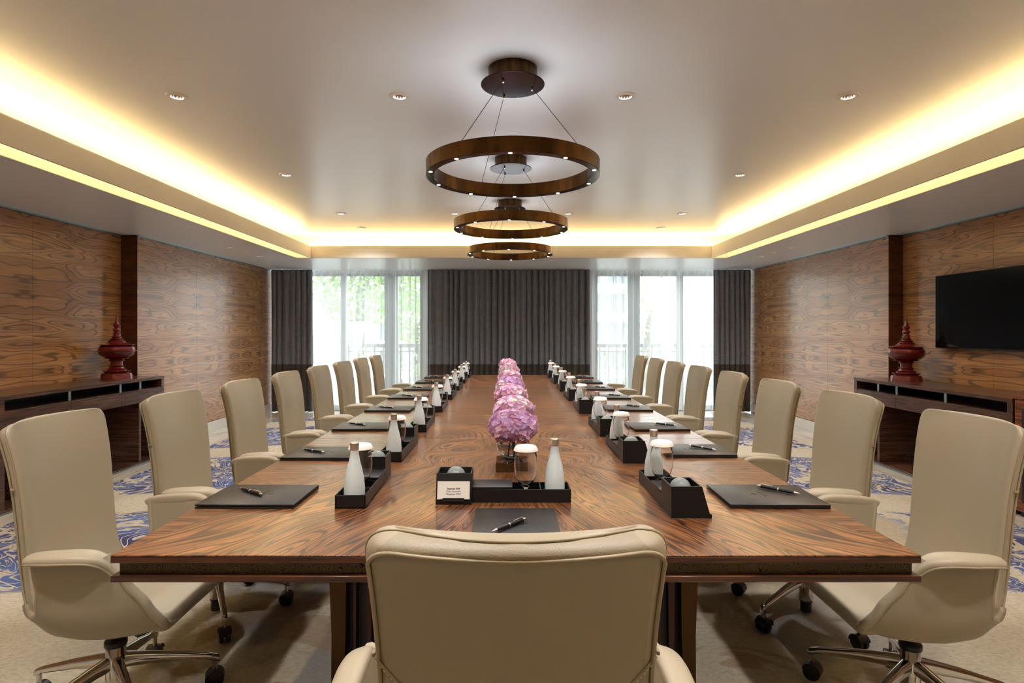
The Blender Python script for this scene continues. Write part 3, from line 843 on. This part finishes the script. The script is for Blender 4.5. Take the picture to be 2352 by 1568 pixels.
chair0 = build_chair(); first = [True]
def put_chair(x, y, rz, base, label, group):
    c = chair0 if first[0] else copy_tree(chair0)
    first[0] = False
    c.location = (x, y, 0); c.rotation_euler = (0, 0, rz); tag(c, label, 'chair', group)
    k = 0
    for ch in c.children:
        if ch.name.startswith('base_arm'):
            ch.rotation_euler = (0, 0, base - rz + 2 * PI * k / 5); k += 1
    return c
R = math.radians
for k in range(8):
    lab = ('cream leather armchair on casters, nearest on the left side of the table' if k == 0 else
           'cream leather armchair, farthest on the left side of the table by the windows' if k == 7 else
           'cream leather armchair, %s from the camera along the left side of the table' % ORD[k])
    put_chair(-1.345, 2.02 + .70 * k, R(-90 + [1, -1, 0, 1, 0, -1, 0, 1][k]), R([27, -58, 20, 5, 40, 12, 30, 50][k]), lab, 'cream chairs along the left side')
for k in range(8):
    lab = ('cream leather armchair on casters, nearest on the right side of the table' if k == 0 else
           'cream leather armchair, farthest on the right side of the table by the windows' if k == 7 else
           'cream leather armchair, %s from the camera along the right side of the table' % ORD[k])
    put_chair(1.372, 2.00 + .70 * k, R(90 + [-1, 1, 0, -1, 0, 1, 0, 0][k]), R([139, 211, 160, 190, 120, 150, 175, 130][k]), lab, 'cream chairs along the right side')
put_chair(.012, 1.068, R(.5), R(54), 'cream leather armchair seen from behind at the near end of the table', 'cream chairs along the table')

# ------------------------------------------------------------------ place settings
def build_tray():
    """local frame: sitter looks along +Y; box at -X end, bottle at +X end; origin at centre on table"""
    r = empty('desk_organizer'); m = M['black_leather_box']; L = .214; b0 = -.214; d = .047; h = .042; t = .004
    x1 = -.102
    bm = B()
    box(bm, x1, L, -d, d, 0, .005, .001, 1); box(bm, x1, L, -d, -d + t, 0, h, .001, 1); box(bm, x1, L, d - t, d, 0, h, .001, 1); box(bm, L - t, L, -d, d, 0, h, .001, 1); box(bm, x1, x1 + t, -d, d, 0, h, .001, 1)
    obj('tray', bm, m, r)
    bm = B(); box(bm, .118 - .002, .118 + .002, -d + t, d - t, .005, h - .001, .0008, 1); obj('divider', bm, m, r)
    bm = B(); box(bm, .026 - .002, .026 + .002, -d + t, d - t, .005, h - .001, .0008, 1); obj('divider', bm, m, r)
    bm = B(); box(bm, x1 + .001, .027, -d - .001, d + .001, h + .0005, h + .008, .0015, 2); obj('lid', bm, M['black_leather'], r)
    # tall box with slanted front (towards the sitter)
    bm = B(); H = .092
    def wall(pts, a, b): prism(bm, pts, 'x', a, b)
    full = [(-d - .022, 0), (d, 0), (d, H), (-d + .004, H)]
    wall(full, b0, b0 + t); wall(full, x1 - t, x1)
    wall([(-d - .022, 0), (-d - .022 + t, 0), (-d + .004 + t, H), (-d + .004, H)], b0 + t, x1 - t)
    wall([(d - t, 0), (d, 0), (d, H), (d - t, H)], b0 + t, x1 - t)
    box(bm, b0 + t, x1 - t, -d - .01, d - t, 0, .03)
    box(bm, b0, x1, -d - .024, -d - .018, 0, .012)
    obj('ball_box', bm, m, r)
    return r
def build_bottle():
    r = empty('water_bottle')
    bm = B(); lathe(bm, [(.028, 0), (.0315, .003), (.0325, .02), (.0325, .045), (.030, .075), (.024, .105), (.0175, .130), (.0155, .140)], 32); obj('body', bm, M['frost'], r, 60)
    bm = B(); lathe(bm, [(.0155, .140), (.0135, .152), (.0125, .164), (.0125, .168)], 28); obj('neck', bm, M['frost_clear'], r, 60)
    def rad(z): return interp([0.003, .02, .045, .075], [.0315, .0325, .0325, .030], z) + .0003
    bm = B()
    def patch(a0, a1, z0, z1, k=0.0):
        n = 6; rows = []
        for i in range(n + 1):
            a = a0 + (a1 - a0) * i / n; zz1 = z1 if not k else z0 + (z1 - z0) * (1 - abs(2 * i / n - 1 - k))
            rows.append([(rad(z) * math.sin(a), -rad(z) * math.cos(a), z) for z in (z0, max(z0 + .0003, zz1))])
        loft(bm, rows, closed=False)
    patch(-.09, .09, .056, .065, .25); patch(-.17, .15, .0500, .0512)
    for i in range(9): patch(-.52 + i * .115, -.52 + i * .115 + .085, .0442, .0458)
    obj('printed_mark', bm, M['print'], r, 80)
    pr = [(.0128, .166)]
    for z in (.169, .173, .177): pr += [(.0142, z), (.0142, z + .0025), (.0134, z + .003)]
    pr += [(.0142, .181), (.0142, .188), (.0132, .1895), (.002, .190)]
    bm = B(); lathe(bm, pr, 28); obj('cap', bm, M['silver'], r, 40)
    return r
def build_glass():
    r = empty('drinking_glass')
    bm = B()
    lathe(bm, [(.026, 0), (.027, .0015), (.012, .004), (.005, .009), (.0045, .022), (.007, .030), (.018, .040), (.031, .060), (.0375, .085), (.0385, .105), (.0365, .130), (.0325, .152), (.0318, .152), (.0356, .130), (.0375, .105), (.0366, .085), (.030, .061), (.017, .042), (.004, .036), (.0005, .0355)], 36)
    obj('bowl', bm, M['glass'], r, 80)
    return r
def build_cover():
    bm = B(); lathe(bm, [(.0005, .0015), (.033, .001), (.0395, .000), (.0405, .0015), (.0375, .0085), (.0335, .0145), (.0305, .0158), (.0005, .0160)], 36)
    return obj('glass_cover', bm, M['lid'], None, 50)
def build_ball():
    bm = B(); bmesh.ops.create_uvsphere(bm, u_segments=28, v_segments=18, radius=.031)
    return obj('glass_ball', bm, M['ball'], None, 90)
def build_folder():
    """sitter looks along +Y; w across x .235, depth y .305"""
    r = empty('leather_folder'); m = M['black_leather']; w, d = .1175, .1525
    bm = B(); box(bm, -w, w, -d, d, 0, .0055, .002, 2); obj('back_cover', bm, m, r)
    bm = B(); box(bm, -w + .004, w - .005, -d + .005, d - .005, .0055, .0085); obj('pages', bm, M['pages'], r)
    bm = B(); box(bm, -w, w, -d, d, .0085, .014, .002, 2)
    for v in bm.verts: v.co.z += .0012 * math.sin((v.co.y + d) / (2 * d) * PI)
    obj('front_cover', bm, m, r)
    bm = B()
    prism(bm, [(-w - .0015, .001), (-w - .0015, .013), (-w + .004, .0138), (-w + .004, .0002)], 'y', -d + .002, d - .002); obj('spine', bm, m, r)
    bm = B()   # small embossed crest with two lines
    for (a, b, c) in ((-.035, .035, .012), (-.022, .022, .004)): box(bm, a, b, c - .0008, c + .0008, .0138, .0149)
    prism(bm, [(-.006, .026), (.004, .026), (.002, .044)], 'z', .0138, .0149)
    obj('embossed_mark', bm, M['emboss'], r)
    return r
def build_pen():
    r = empty('ballpoint_pen')
    def lx(pr, m, nm):
        bm = B(); lathe(bm, pr, 14)
        for v in bm.verts: v.co = Vector((v.co.z, v.co.x, v.co.y + .0055))
        return obj(nm, bm, M[m], r, 50)
    lx([(.0008, -.070), (.0018, -.066), (.0038, -.054), (.0042, -.052)], 'silver', 'tip')
    lx([(.0042, -.052), (.0052, -.035), (.0055, -.004)], 'black_plastic', 'barrel')
    lx([(.0058, -.004), (.0058, .001)], 'silver', 'ring')
    lx([(.0055, .001), (.0055, .030), (.0050, .056)], 'black_plastic', 'cap')
    lx([(.0052, .056), (.0052, .060), (.0032, .061), (.0032, .067), (.0028, .069)], 'silver', 'push_button')
    bm = B(); tube(bm, [(.060, .0, .0115), (.050, .0, .0135), (.030, .0, .0125), (.018, .0, .0120)], .0012, 6); obj('clip', bm, M['silver'], r)
    return r
proto = dict(tray=build_tray(), bottle=build_bottle(), glass=build_glass(), cover=build_cover(), ball=build_ball(), folder=build_folder(), pen=build_pen())
used = set()
def put(kind, base, lx, ly, z, rz, label, cat, group):
    o = proto[kind] if kind not in used else copy_tree(proto[kind]); used.add(kind)
    bx, by, brz = base; c, s = math.cos(brz), math.sin(brz)
    o.location = (bx + lx * c - ly * s, by + lx * s + ly * c, z); o.rotation_euler = (0, 0, brz + rz)
    return tag(o, label, cat, group)
def setting(tray_c, fold_c, rz, where, seed, pen_l=None, frz=0.0):
    rn = random.Random(seed); tb = (tray_c[0], tray_c[1], rz); fb = (fold_c[0], fold_c[1], rz)
    put('tray', tb, 0, 0, TZ, R(rn.uniform(-1, 1)) if seed else 0, 'black leather desk organizer tray ' + where, 'organizer', 'desk organizers')
    put('bottle', tb, .166, .004, TZ + .005, 0, 'frosted water bottle with silver cap in organizer ' + where, 'bottle', 'water bottles')
    put('glass', tb, .072, 0.0, TZ + .005, 0, 'clear stemmed glass in organizer ' + where, 'glass', 'covered drinking glasses')
    put('cover', tb, .072, 0.0, TZ + .005 + .151, 0, 'white round cover on the glass ' + where, 'glass cover', 'white glass covers')
    put('ball', tb, -.158 + rn.uniform(-.008, .004), .004, TZ + .030 + .031 + .012, rn.uniform(0, 6), 'grey frosted glass ball in organizer box ' + where, 'ball', 'grey glass balls')
    f = put('folder', fb, 0, 0, TZ, frz, 'closed black leather folder on the table ' + where, 'folder', 'black leather folders')
    px, py, pr = pen_l or (rn.uniform(-.02, .02), rn.uniform(-.05, .0), R(rn.uniform(100, 118)))
    put('pen', fb, px, py, TZ + .0150, pr, 'black and silver ballpoint pen on the folder ' + where, 'pen', 'black ballpoint pens')
setting((-.011, 1.915), (.024, 1.612), 0, 'at the near head of the table', 0, (-.018, -.02, R(49)), 0)
LT = [1.803, 2.446, 3.163, 3.94, 4.66, 5.38, 6.13, 6.80]; LF = [1.80, 2.469, 3.19, 3.94, 4.686, 5.38, 6.096, 6.75]
RT = [1.711, 2.42, 3.03, 3.87, 4.57, 5.29, 6.03, 6.72]; RF = [1.80, 2.53, 3.185, 3.98, 4.686, 5.39, 6.08, 6.75]
def side_words(k, side):
    if k == 0: return 'nearest the camera on the %s side' % side
    if k == 7: return 'farthest from the camera on the %s side' % side
    return '%s from the camera on the %s side' % (ORD[k], side)
for k in range(8):
    setting((-.485, LT[k] + .214), (-.805, LF[k] + .1175), R(-90), side_words(k, 'left'), 20 + k, (-.01, -.036, R(53)) if k == 0 else (random.uniform(-.02, .02), random.uniform(-.05, -.01), R(random.uniform(50, 68))), R(random.uniform(-2, 2)))
    setting((.525, RT[k] + .214), (.840, RF[k] + .1175), R(90), side_words(k, 'right'), 40 + k, (.03, -.057, R(43)) if k == 0 else (random.uniform(.0, .04), random.uniform(-.06, -.02), R(random.uniform(38, 58))), R(random.uniform(-2, 2)))

# wifi card leaning on the slanted face of the front organizer
card = empty('wifi_card', (-.011 - .158, 1.915 - .0625, TZ + .046), label='small white printed card leaning on the front organizer box', cat='card')
card.rotation_euler = (-math.atan2(.026, .092), 0, 0)
bm = B(); box(bm, -.051, .051, -.0012, -.0002, -.030, .025); obj('card_sheet', bm, M['card'], card)
bm = B(); box(bm, -.034, .034, -.0045, -.0014, -.036, -.026, .0008, 1); obj('card_clip', bm, M['black_leather_box'], card)
for i, (s, z, size) in enumerate((('Internet Wifi', -.0005, .0075), ('User: executive', -.0085, .0072), ('Password: 9999', -.0165, .0072))):
    cu = bpy.data.curves.new('lettering', 'FONT'); cu.body = s; cu.size = size; cu.align_x = 'CENTER'; cu.extrude = .0001
    if i == 0: cu.offset = .00018
    tmp = bpy.data.objects.new('t', cu); COL.objects.link(tmp); bpy.context.view_layer.update()
    me = bpy.data.meshes.new_from_object(tmp.evaluated_get(bpy.context.evaluated_depsgraph_get())); bpy.data.objects.remove(tmp)
    me.materials.clear(); me.materials.append(M['ink']); o = bpy.data.objects.new('lettering', me); COL.objects.link(o); o.parent = card
    o.location = (0, -.0014, z); o.rotation_euler = (PI / 2, 0, 0)

# ------------------------------------------------------------------ hydrangeas
def floret_mesh(mat, seed):
    rnd = random.Random(seed); bm = B()
    for q in range(4):
        a = q * PI / 2 + rnd.uniform(-.1, .1); c, s = math.cos(a), math.sin(a); cup = rnd.uniform(.001, .007); L = rnd.uniform(.85, 1.1)
        prof = [(0, .001, 0), (.006, .0075, .0012), (.011, .0095, .0022), (.016, .0065, cup * .8), (.0185, .002, cup)]
        rows = []
        for (l, w, z) in prof:
            l *= L
            rows.append([(l * c - k * w * s, l * s + k * w * c, z + abs(k) * .0015) for k in (-1, 0, 1)])
        loft(bm, rows, closed=False)
    me = bpy.data.meshes.new('floret'); bm.to_mesh(me); bm.free(); me.materials.append(mat)
    me.polygons.foreach_set('use_smooth', [True] * len(me.polygons)); return me
FL = [[floret_mesh(m, 10 * i + j) for j in range(3)] for i, m in enumerate(PET)]
heads = [(.023, 2.33), (.029, 2.80), (.018, 3.45), (.02, 4.05), (.024, 4.72), (.02, 5.6), (.005, 6.6)]
mixw = [(5, 5, 3, 0), (3, 3, 2, 6), (6, 1, 4, 1), (2, 8, 1, 1), (3, 1, 5, 5), (3, 3, 2, 5), (4, 1, 7, 1)]
for i, (x, y) in enumerate(heads):
    rnd = random.Random(100 + i); which = ('nearest the camera' if i == 0 else 'farthest from the camera' if i == 6 else ORD[i] + ' from the camera')
    # mirrored plinth
    bm = B(); box(bm, -.062, .062, -.062, .062, 0, .038, .0015, 1)
    tag(obj('mirror_block', bm, metal('smoked_mirror', (130, 118, 100), .06) if i == 0 else M['mb'], None, loc=(x - .005, y - .0, TZ)), 'low square smoked mirror block under the flower bowl ' + which, 'block', 'mirror blocks under the flower bowls')
    if i == 0: M['mb'] = bpy.data.materials['smoked_mirror']
    zb0 = TZ + .038
    g = empty('flower_bowl', (x, y, zb0), label='clear round glass bowl of water holding hydrangeas, ' + which, cat='bowl', group='glass flower bowls')
    bm = B(); lathe(bm, [(.0005, 0), (.028, .0005), (.045, .010), (.060, .028), (.0665, .050), (.066, .066), (.063, .078), (.0615, .078), (.0645, .066), (.065, .050), (.0585, .029), (.044, .012), (.027, .003), (.0005, .003)], 36); obj('bowl', bm, M['glass'], g, 80)
    bm = B(); lathe(bm, [(.0005, .004), (.026, .005), (.043, .014), (.057, .031), (.063, .050), (.0005, .0505)], 28); obj('water', bm, M['water'], g, 60)
    f = empty('hydrangea', (x, y, zb0), label='round pink hydrangea head in a glass bowl, ' + which + ' in the row', cat='flower', group='hydrangeas along the table centre')
    bm = B()
    for k in range(5):
        a = rnd.uniform(0, 6.28); tube(bm, [(.012 * math.cos(a), .012 * math.sin(a), .07), (.02 * math.cos(a + .5), .02 * math.sin(a + .5), .01)], .003, 6)
    obj('stems', bm, M['stem'], f)
    cz = .128; rx, rz_ = .088, .062
    bm = B(); bmesh.ops.create_icosphere(bm, subdivisions=3, radius=1)
    for v in bm.verts: v.co = Vector((v.co.x * rx * .93, v.co.y * rx * .93, cz + v.co.z * rz_ * .93))
    obj('flower_core', bm, PET[2], f, 90)
    N = 270; tot = mixw[i]; joined = B() if i >= 3 else None; jm = []
    for k in range(N):
        zz = 1 - 2 * (k + .5) / N; a = k * 2.39996; rr = math.sqrt(1 - zz * zz)
        if zz < -.75: continue
        p = Vector((rr * math.cos(a), rr * math.sin(a), zz)); nrm = Vector((p.x / rx, p.y / rx, p.z / rz_)).normalized()
        lump = 1 + .07 * math.sin(5 * a + i) * rr + rnd.uniform(-.03, .08)
        pos = Vector((p.x * rx * lump, p.y * rx * lump, cz + p.z * rz_ * lump))
        nrm = (nrm + Vector([rnd.gauss(0, .28) for _ in range(3)])).normalized()
        q = nrm.to_track_quat('Z', 'Y').to_matrix().to_4x4() @ Matrix.Rotation(rnd.uniform(0, 6), 4, 'Z')
        sc = rnd.uniform(.62, .95); T = Matrix.Translation(pos) @ q @ Matrix.Scale(sc, 4)
        ci = rnd.choices(range(4), weights=tot)[0]; me = FL[ci][rnd.randrange(3)]
        if joined is None:
            o = bpy.data.objects.new('floret', me); COL.objects.link(o); o.parent = f; o.matrix_local = T
        else:
            n0 = len(joined.faces); tmp = me.copy(); tmp.transform(T); joined.from_mesh(tmp); joined.faces.ensure_lookup_table()
            for fc in joined.faces[n0:]: fc.material_index = ci
            bpy.data.meshes.remove(tmp)
    if joined is not None:
        me = bpy.data.meshes.new('florets'); joined.to_mesh(me); joined.free()
        for m in PET: me.materials.append(m)
        me.polygons.foreach_set('use_smooth', [True] * len(me.polygons))
        tag(place('florets', me, f), kind='stuff')

# ------------------------------------------------------------------ chandeliers
DX, HR = .028, .777
def chandelier(y, label):
    r = empty('ring_chandelier', (DX, y, 1.30 + HR), label=label, cat='chandelier', group='bronze ring chandeliers over the table')
    zc = Z2 - (1.30 + HR); n = 96
    bm = B(); Ro, Ri, h = .438, .398, .070
    prof = [(Ro, .002), (Ro, h), (Ro - .004, h), (Ro - .004, .02), (Ri + .003, .02), (Ri + .003, h), (Ri, h), (Ri, .002)]
    rings = [[(rr * math.cos(2 * PI * k / n), rr * math.sin(2 * PI * k / n), z) for (rr, z) in prof] for k in range(n)]
    rings.append(rings[0]); loft(bm, rings, cap=False); bmesh.ops.remove_doubles(bm, verts=bm.verts[:], dist=1e-6)
    ring_o = obj('ring', bm, M['bronze'], r, 40)
    bm = B()
    prof = [(Ro, .002), (Ro - .0012, 0), (Ri + .0012, 0), (Ri, .002)]
    rings = [[(rr * math.cos(2 * PI * k / n), rr * math.sin(2 * PI * k / n), z) for (rr, z) in prof] for k in range(n)]
    rings.append(rings[0]); loft(bm, rings, cap=False); bmesh.ops.remove_doubles(bm, verts=bm.verts[:], dist=1e-6)
    obj('underside', bm, M['bronze_dark'], r, 40)
    lm = None
    for k in range(10):
        a = R(-92 + 36 * k)
        if lm is None:
            bm = B(); lathe(bm, [(.0005, -.0012), (.009, -.0012), (.0095, -.0004)], 16); lo = obj('led_spot', bm, M['led'], ring_o); lm = lo.data
        else: lo = place('led_spot', lm, ring_o)
        lo.location = (.418 * math.cos(a), .418 * math.sin(a), 0)
    l = bpy.data.lights.new('ring_glow', 'AREA'); l.shape = 'DISK'; l.size = .8; l.energy = 5; l.color = SPOT_COL; l.spread = R(120)
    lo = bpy.data.objects.new('ring_glow', l); COL.objects.link(lo); lo.parent = r; lo.location = (0, 0, -.004)
    l = bpy.data.lights.new('added_ceiling_fill', 'AREA'); l.shape = 'DISK'; l.size = .78; l.energy = 2.0; l.color = (.86, .94, 1.0)  # fill light added inside the ring to brighten the ceiling, not a chandelier lamp
    lo = bpy.data.objects.new('added_ceiling_fill', l); COL.objects.link(lo); lo.parent = r; lo.location = (0, 0, .066); lo.rotation_euler = (PI, 0, 0)
    bm = B(); lathe(bm, [(.122, zc - .078), (.124, zc - .076), (.124, zc - .001), (.122, zc)], 64); obj('ceiling_canopy', bm, M['bronze'], r)
    bm = B(); lathe(bm, [(.0005, zc - .084), (.160, zc - .084), (.162, zc - .082), (.162, zc - .080), (.160, zc - .078), (.0005, zc - .078)], 64); cd = obj('canopy_disc', bm, M['bronze_dark'], r)
    for (cx, cy, rx2, ry2) in ((-.048, -.067, -.235, -.355), (-.045, .135, -.175, .383), (.10, .03, .30, -.295)):
        bm = B(); tube(bm, [(cx, cy, zc - .084), (rx2, ry2, .069)], .0016, 6); cb = obj('cable', bm, M['black_plastic'], r)
        bm = B(); lathe(bm, [(.004, 0), (.007, -.004), (.007, -.012), (.003, -.016)], 10, cx, cy, zc - .084); obj('cable_grip', bm, M['silver'], cb)
    return r
chandelier(2.985, 'bronze ring chandelier hanging nearest the camera')
chandelier(4.53, 'bronze ring chandelier hanging in the middle of the row')
chandelier(6.02, 'bronze ring chandelier hanging nearest the windows')

# ------------------------------------------------------------------ downlights
def build_down():
    r = empty('downlight')
    bm = B(); lathe(bm, [(.033, -.0005), (.035, -.006), (.040, -.007), (.056, -.005), (.059, -.001), (.059, .0)], 32, caps=False); obj('trim_ring', bm, M['trim_white'], r)
    bm = B(); lathe(bm, [(.034, -.001), (.031, .02), (.022, .055), (.010, .06), (.0005, .06)], 24, caps=False)
    for v in bm.verts:
        a = math.atan2(v.co.y, v.co.x); f = 1 + .05 * math.cos(12 * a); v.co.x *= f; v.co.y *= f
    obj('reflector', bm, M['reflector'], r, 20)
    bm = B(); lathe(bm, [(.0005, .050), (.012, .050), (.012, .054)], 16); obj('lamp', bm, NT('lamp_glow').set(emit=(1, .85, .7, 1), estr=12).m, r)
    return r
dl0 = build_down(); fl = [True]
def down(x, y, z, label, scale=1, power=SPOT_POWER):
    o = dl0 if fl[0] else copy_tree(dl0); fl[0] = False
    o.location = (x, y, z); o.scale = (scale,) * 3; tag(o, label, 'downlight', 'recessed ceiling downlights')
    if power:
        l = bpy.data.lights.new('spot', 'SPOT'); l.energy = power; l.color = SPOT_COL; l.spot_size = R(145); l.spot_blend = 1.0; l.shadow_soft_size = .12
        s = bpy.data.objects.new('spot', l); COL.objects.link(s); s.location = (x, y, z - .01)
# the recesses are cut only in look: a thin dark-lined cup standing above the ceiling plane needs a hole
holes = []
rows = [(3.33, (-1.87, -.61, .67, 1.93), 'first row from the camera'), (5.0, (-1.88, 1.98), 'second row from the camera'), (6.645, (-1.88, -.59, .69, 1.98), 'third row from the camera'), (7.57, (-1.88, 1.98), 'row nearest the windows')]
for y, xs, w in rows:
    for i, x in enumerate(xs):
        if len(xs) == 4: side = ('at the far left', 'left of the chandelier', 'right of the chandelier', 'at the far right')[i]
        else: side = ('at the left', 'at the right')[i]
        down(x, y, Z2, 'recessed downlight %s in the %s' % (side, w)); holes.append((x, y, Z2, 1))
for sx, xs in (('left', (-3.33, -3.31, -3.31)), ('right', (3.40, 3.37, 3.40))):
    for k, (x, y) in enumerate(zip(xs, (7.03, 7.43, 7.86))):
        down(x, y, Z1, 'small soffit downlight, %s of three at the %s near the curtains' % (('nearest', 'middle', 'farthest')[k], sx), .75, 9); holes.append((x, y, Z1, .75))
for x, sx in ((-3.14, 'left'), (3.30, 'right')):
    down(x, 9.22, Z1, 'tiny soffit downlight against the curtains at the %s' % sx, .45, 0); holes.append((x, 9.22, Z1, .45))
for x in (-1.87, -.6, .67, 1.93):     # the row over and behind the camera
    l = bpy.data.lights.new('spot', 'SPOT'); l.energy = SPOT_POWER * 1.1; l.color = SPOT_COL; l.spot_size = R(120); l.spot_blend = .8; l.shadow_soft_size = .05
    s = bpy.data.objects.new('spot', l); COL.objects.link(s); s.location = (x, 1.0, Z2 - .01)

bm = B()
for x, y, z, sc2 in holes: lathe(bm, [(.0335 * sc2, -.02), (.0335 * sc2, .07)], 24, x, y, z)
cutter = obj('cutter', bm, M['white'])
for so in [ceiling] + soffits[:2]:
    mod = so.modifiers.new('cut', 'BOOLEAN'); mod.object = cutter; mod.solver = 'EXACT'
    bpy.context.view_layer.update()
    newme = bpy.data.meshes.new_from_object(so.evaluated_get(bpy.context.evaluated_depsgraph_get()))
    newme.polygons.foreach_set('use_smooth', [False] * len(newme.polygons))
    so.modifiers.clear(); so.data = newme
bpy.data.objects.remove(cutter)

# ------------------------------------------------------------------ consoles
def console(sgn, label, xf, xw, zt, y0, y1):
    """sgn -1 left, +1 right; xf front face, xw wall side (absolute values)"""
    r = empty('console_table', (sgn * (xf + xw) / 2, (y0 + y1) / 2, 0), label=label, cat='console table'); w = (xw - xf) / 2; L = (y1 - y0) / 2; m = M['console']
    fr = -sgn * w
    def bx(nm, a, b, c, d, e, f, mat=m, par=r, bev=.0015):   # a,b: distance back from the front face
        x0, x1 = sorted((fr + sgn * a, fr + sgn * b)); bm = B(); box(bm, x0, x1, c, d, e, f, bev, 1); return obj(nm, bm, mat, par)
    D = 2 * w
    bx('top', -.002, D, -L, L, zt - .030, zt)
    bx('side_panel', 0, D, -L, -L + .045, .028, zt - .031); bx('side_panel', 0, D, L - .045, L, .028, zt - .031)
    bx('shelf', .004, D - .01, -L + .046, L - .046, zt - .125, zt - .11); bx('slot_back', D - .02, D - .008, -L + .046, L - .046, zt - .11, zt - .031, M['dark_wood'])
    n = 3; wd = (2 * L - .092) / n
    for k in range(n):
        a = -L + .046 + k * wd
        bx('drawer', 0, D * .85, a + .0015, a + wd - .0015, zt - .235, zt - .126)
    for k in range(1, n): 
        a = -L + .046 + k * wd; bx('shelf_divider', .008, .02, a - .014, a + .014, zt - .109, zt - .0305, M['steel_blue'])
    bx('shelf_divider', .05, .062, L - .33, L - .30, zt - .109, zt - .0305, M['steel_blue'])
    for a in (-L + .33, L - .37):
        bx('leg_panel', .03, D - .03, a, a + .035, .03, zt - .236)
    bx('plinth', -.002, D, -L, L, 0.012, .0275); bx('foot', .006, D, -L + .01, L - .01, -.006, .0115, M['steel_blue'])
    return r
console(-1, 'dark walnut console table against the left timber wall', 3.56, 4.005, .839, 4.12, 6.10)
console(1, 'dark walnut console table against the right timber wall under the television', 3.60, 4.105, .818, 4.19, 6.10)
cb = empty('cabinet', (3.85, 3.55, 0), label='red-brown wooden cabinet at the right edge beside the walnut console', cat='cabinet')
bm = B(); box(bm, -.24, .25, -.62, .62, .03, .82, .002, 1); obj('body', bm, M['cabinet'], cb)
bm = B(); box(bm, -.26, .25, -.63, .63, .8205, .845, .002, 1); obj('top', bm, M['cabinet'], cb)
for k in range(2):
    y0 = -.615 + k * .616; bm = B(); box(bm, -.256, -.2405, y0, y0 + .612, .04, .815, .0015, 1); d = obj('door', bm, M['cabinet'], cb)
    bm = B(); box(bm, -.2585, -.2562, y0 + .06, y0 + .552, .10, .755, .0008, 1); obj('door_panel', bm, M['dark_wood'], d)
bm = B(); box(bm, -.22, .25, -.6, .6, -.006, .0295); obj('plinth', bm, M['dark_wood'], cb)

# ------------------------------------------------------------------ lacquer ornaments
PR = [(108, 0), (106, 14), (104, 28), (100, 40), (100, 42), (80, 45), (82, 52), (96, 59), (96, 61), (66, 65), (66, 71), (72, 76), (56, 79), (47, 90), (44, 98), (55, 100), (55, 102), (42, 106), (40, 130), (40, 136), (54, 139), (54, 141), (46, 147), (50, 152), (60, 156), (84, 158), (84, 160), (72, 164), (96, 174), (114, 188), (122, 204), (124, 214)]
PR2 = [(122, 217), (123, 232), (119, 246), (106, 258), (101, 262), (122, 264), (122, 266), (98, 270), (70, 278), (60, 286), (56, 292), (60, 294), (60, 296), (48, 299), (42, 308), (50, 310), (50, 312), (36, 315), (30, 325), (40, 327), (40, 329), (26, 333), (23, 350), (30, 352), (30, 354), (19, 358), (18, 366), (26, 374), (28, 384), (24, 392), (14, 396), (16, 402), (25, 412), (26, 420), (17, 430), (13, 442), (9, 455), (6, 475), (3, 500), (1, 515)]
def ornament(x, y, z, label):
    r = empty('lacquer_vessel', (x, y, z), label=label, cat='ornament', group='red lacquer spired vessels'); s = .00124
    bm = B(); lathe(bm, [(a * s, b * s) for a, b in PR], 48); obj('pedestal_bowl', bm, M['lacquer'], r, 30)
    bm = B(); lathe(bm, [(118 * s, 213 * s), (152 * s, 214 * s), (156 * s, 216 * s), (152 * s, 218 * s), (118 * s, 217.5 * s)], 56); obj('rim_disc', bm, M['lacquer'], r, 30)
    bm = B(); lathe(bm, [(a * s, b * s) for a, b in PR2], 48); obj('spired_lid', bm, M['lacquer'], r, 30)
ornament(-3.80, 5.72, .839, 'tall dark red lacquer vessel with spired lid on the left console')
ornament(3.87, 5.70, .818, 'tall dark red lacquer vessel with spired lid on the right console')

# ------------------------------------------------------------------ television
tv = empty('television', (4.075, 4.955, 1.48), label='large flat black television mounted on the right timber wall', cat='television')
bm = B(); box(bm, -.03, .02, -.60, .60, -.34, .34, .004, 2); obj('casing', bm, M['black_plastic'], tv)
bm = B(); box(bm, -.033, -.0305, -.592, .592, -.330, .333); obj('screen', bm, M['black_gloss'], tv)
bm = B(); box(bm, .0205, .044, -.2, .2, -.15, .15); obj('wall_bracket', bm, M['black_plastic'], tv)
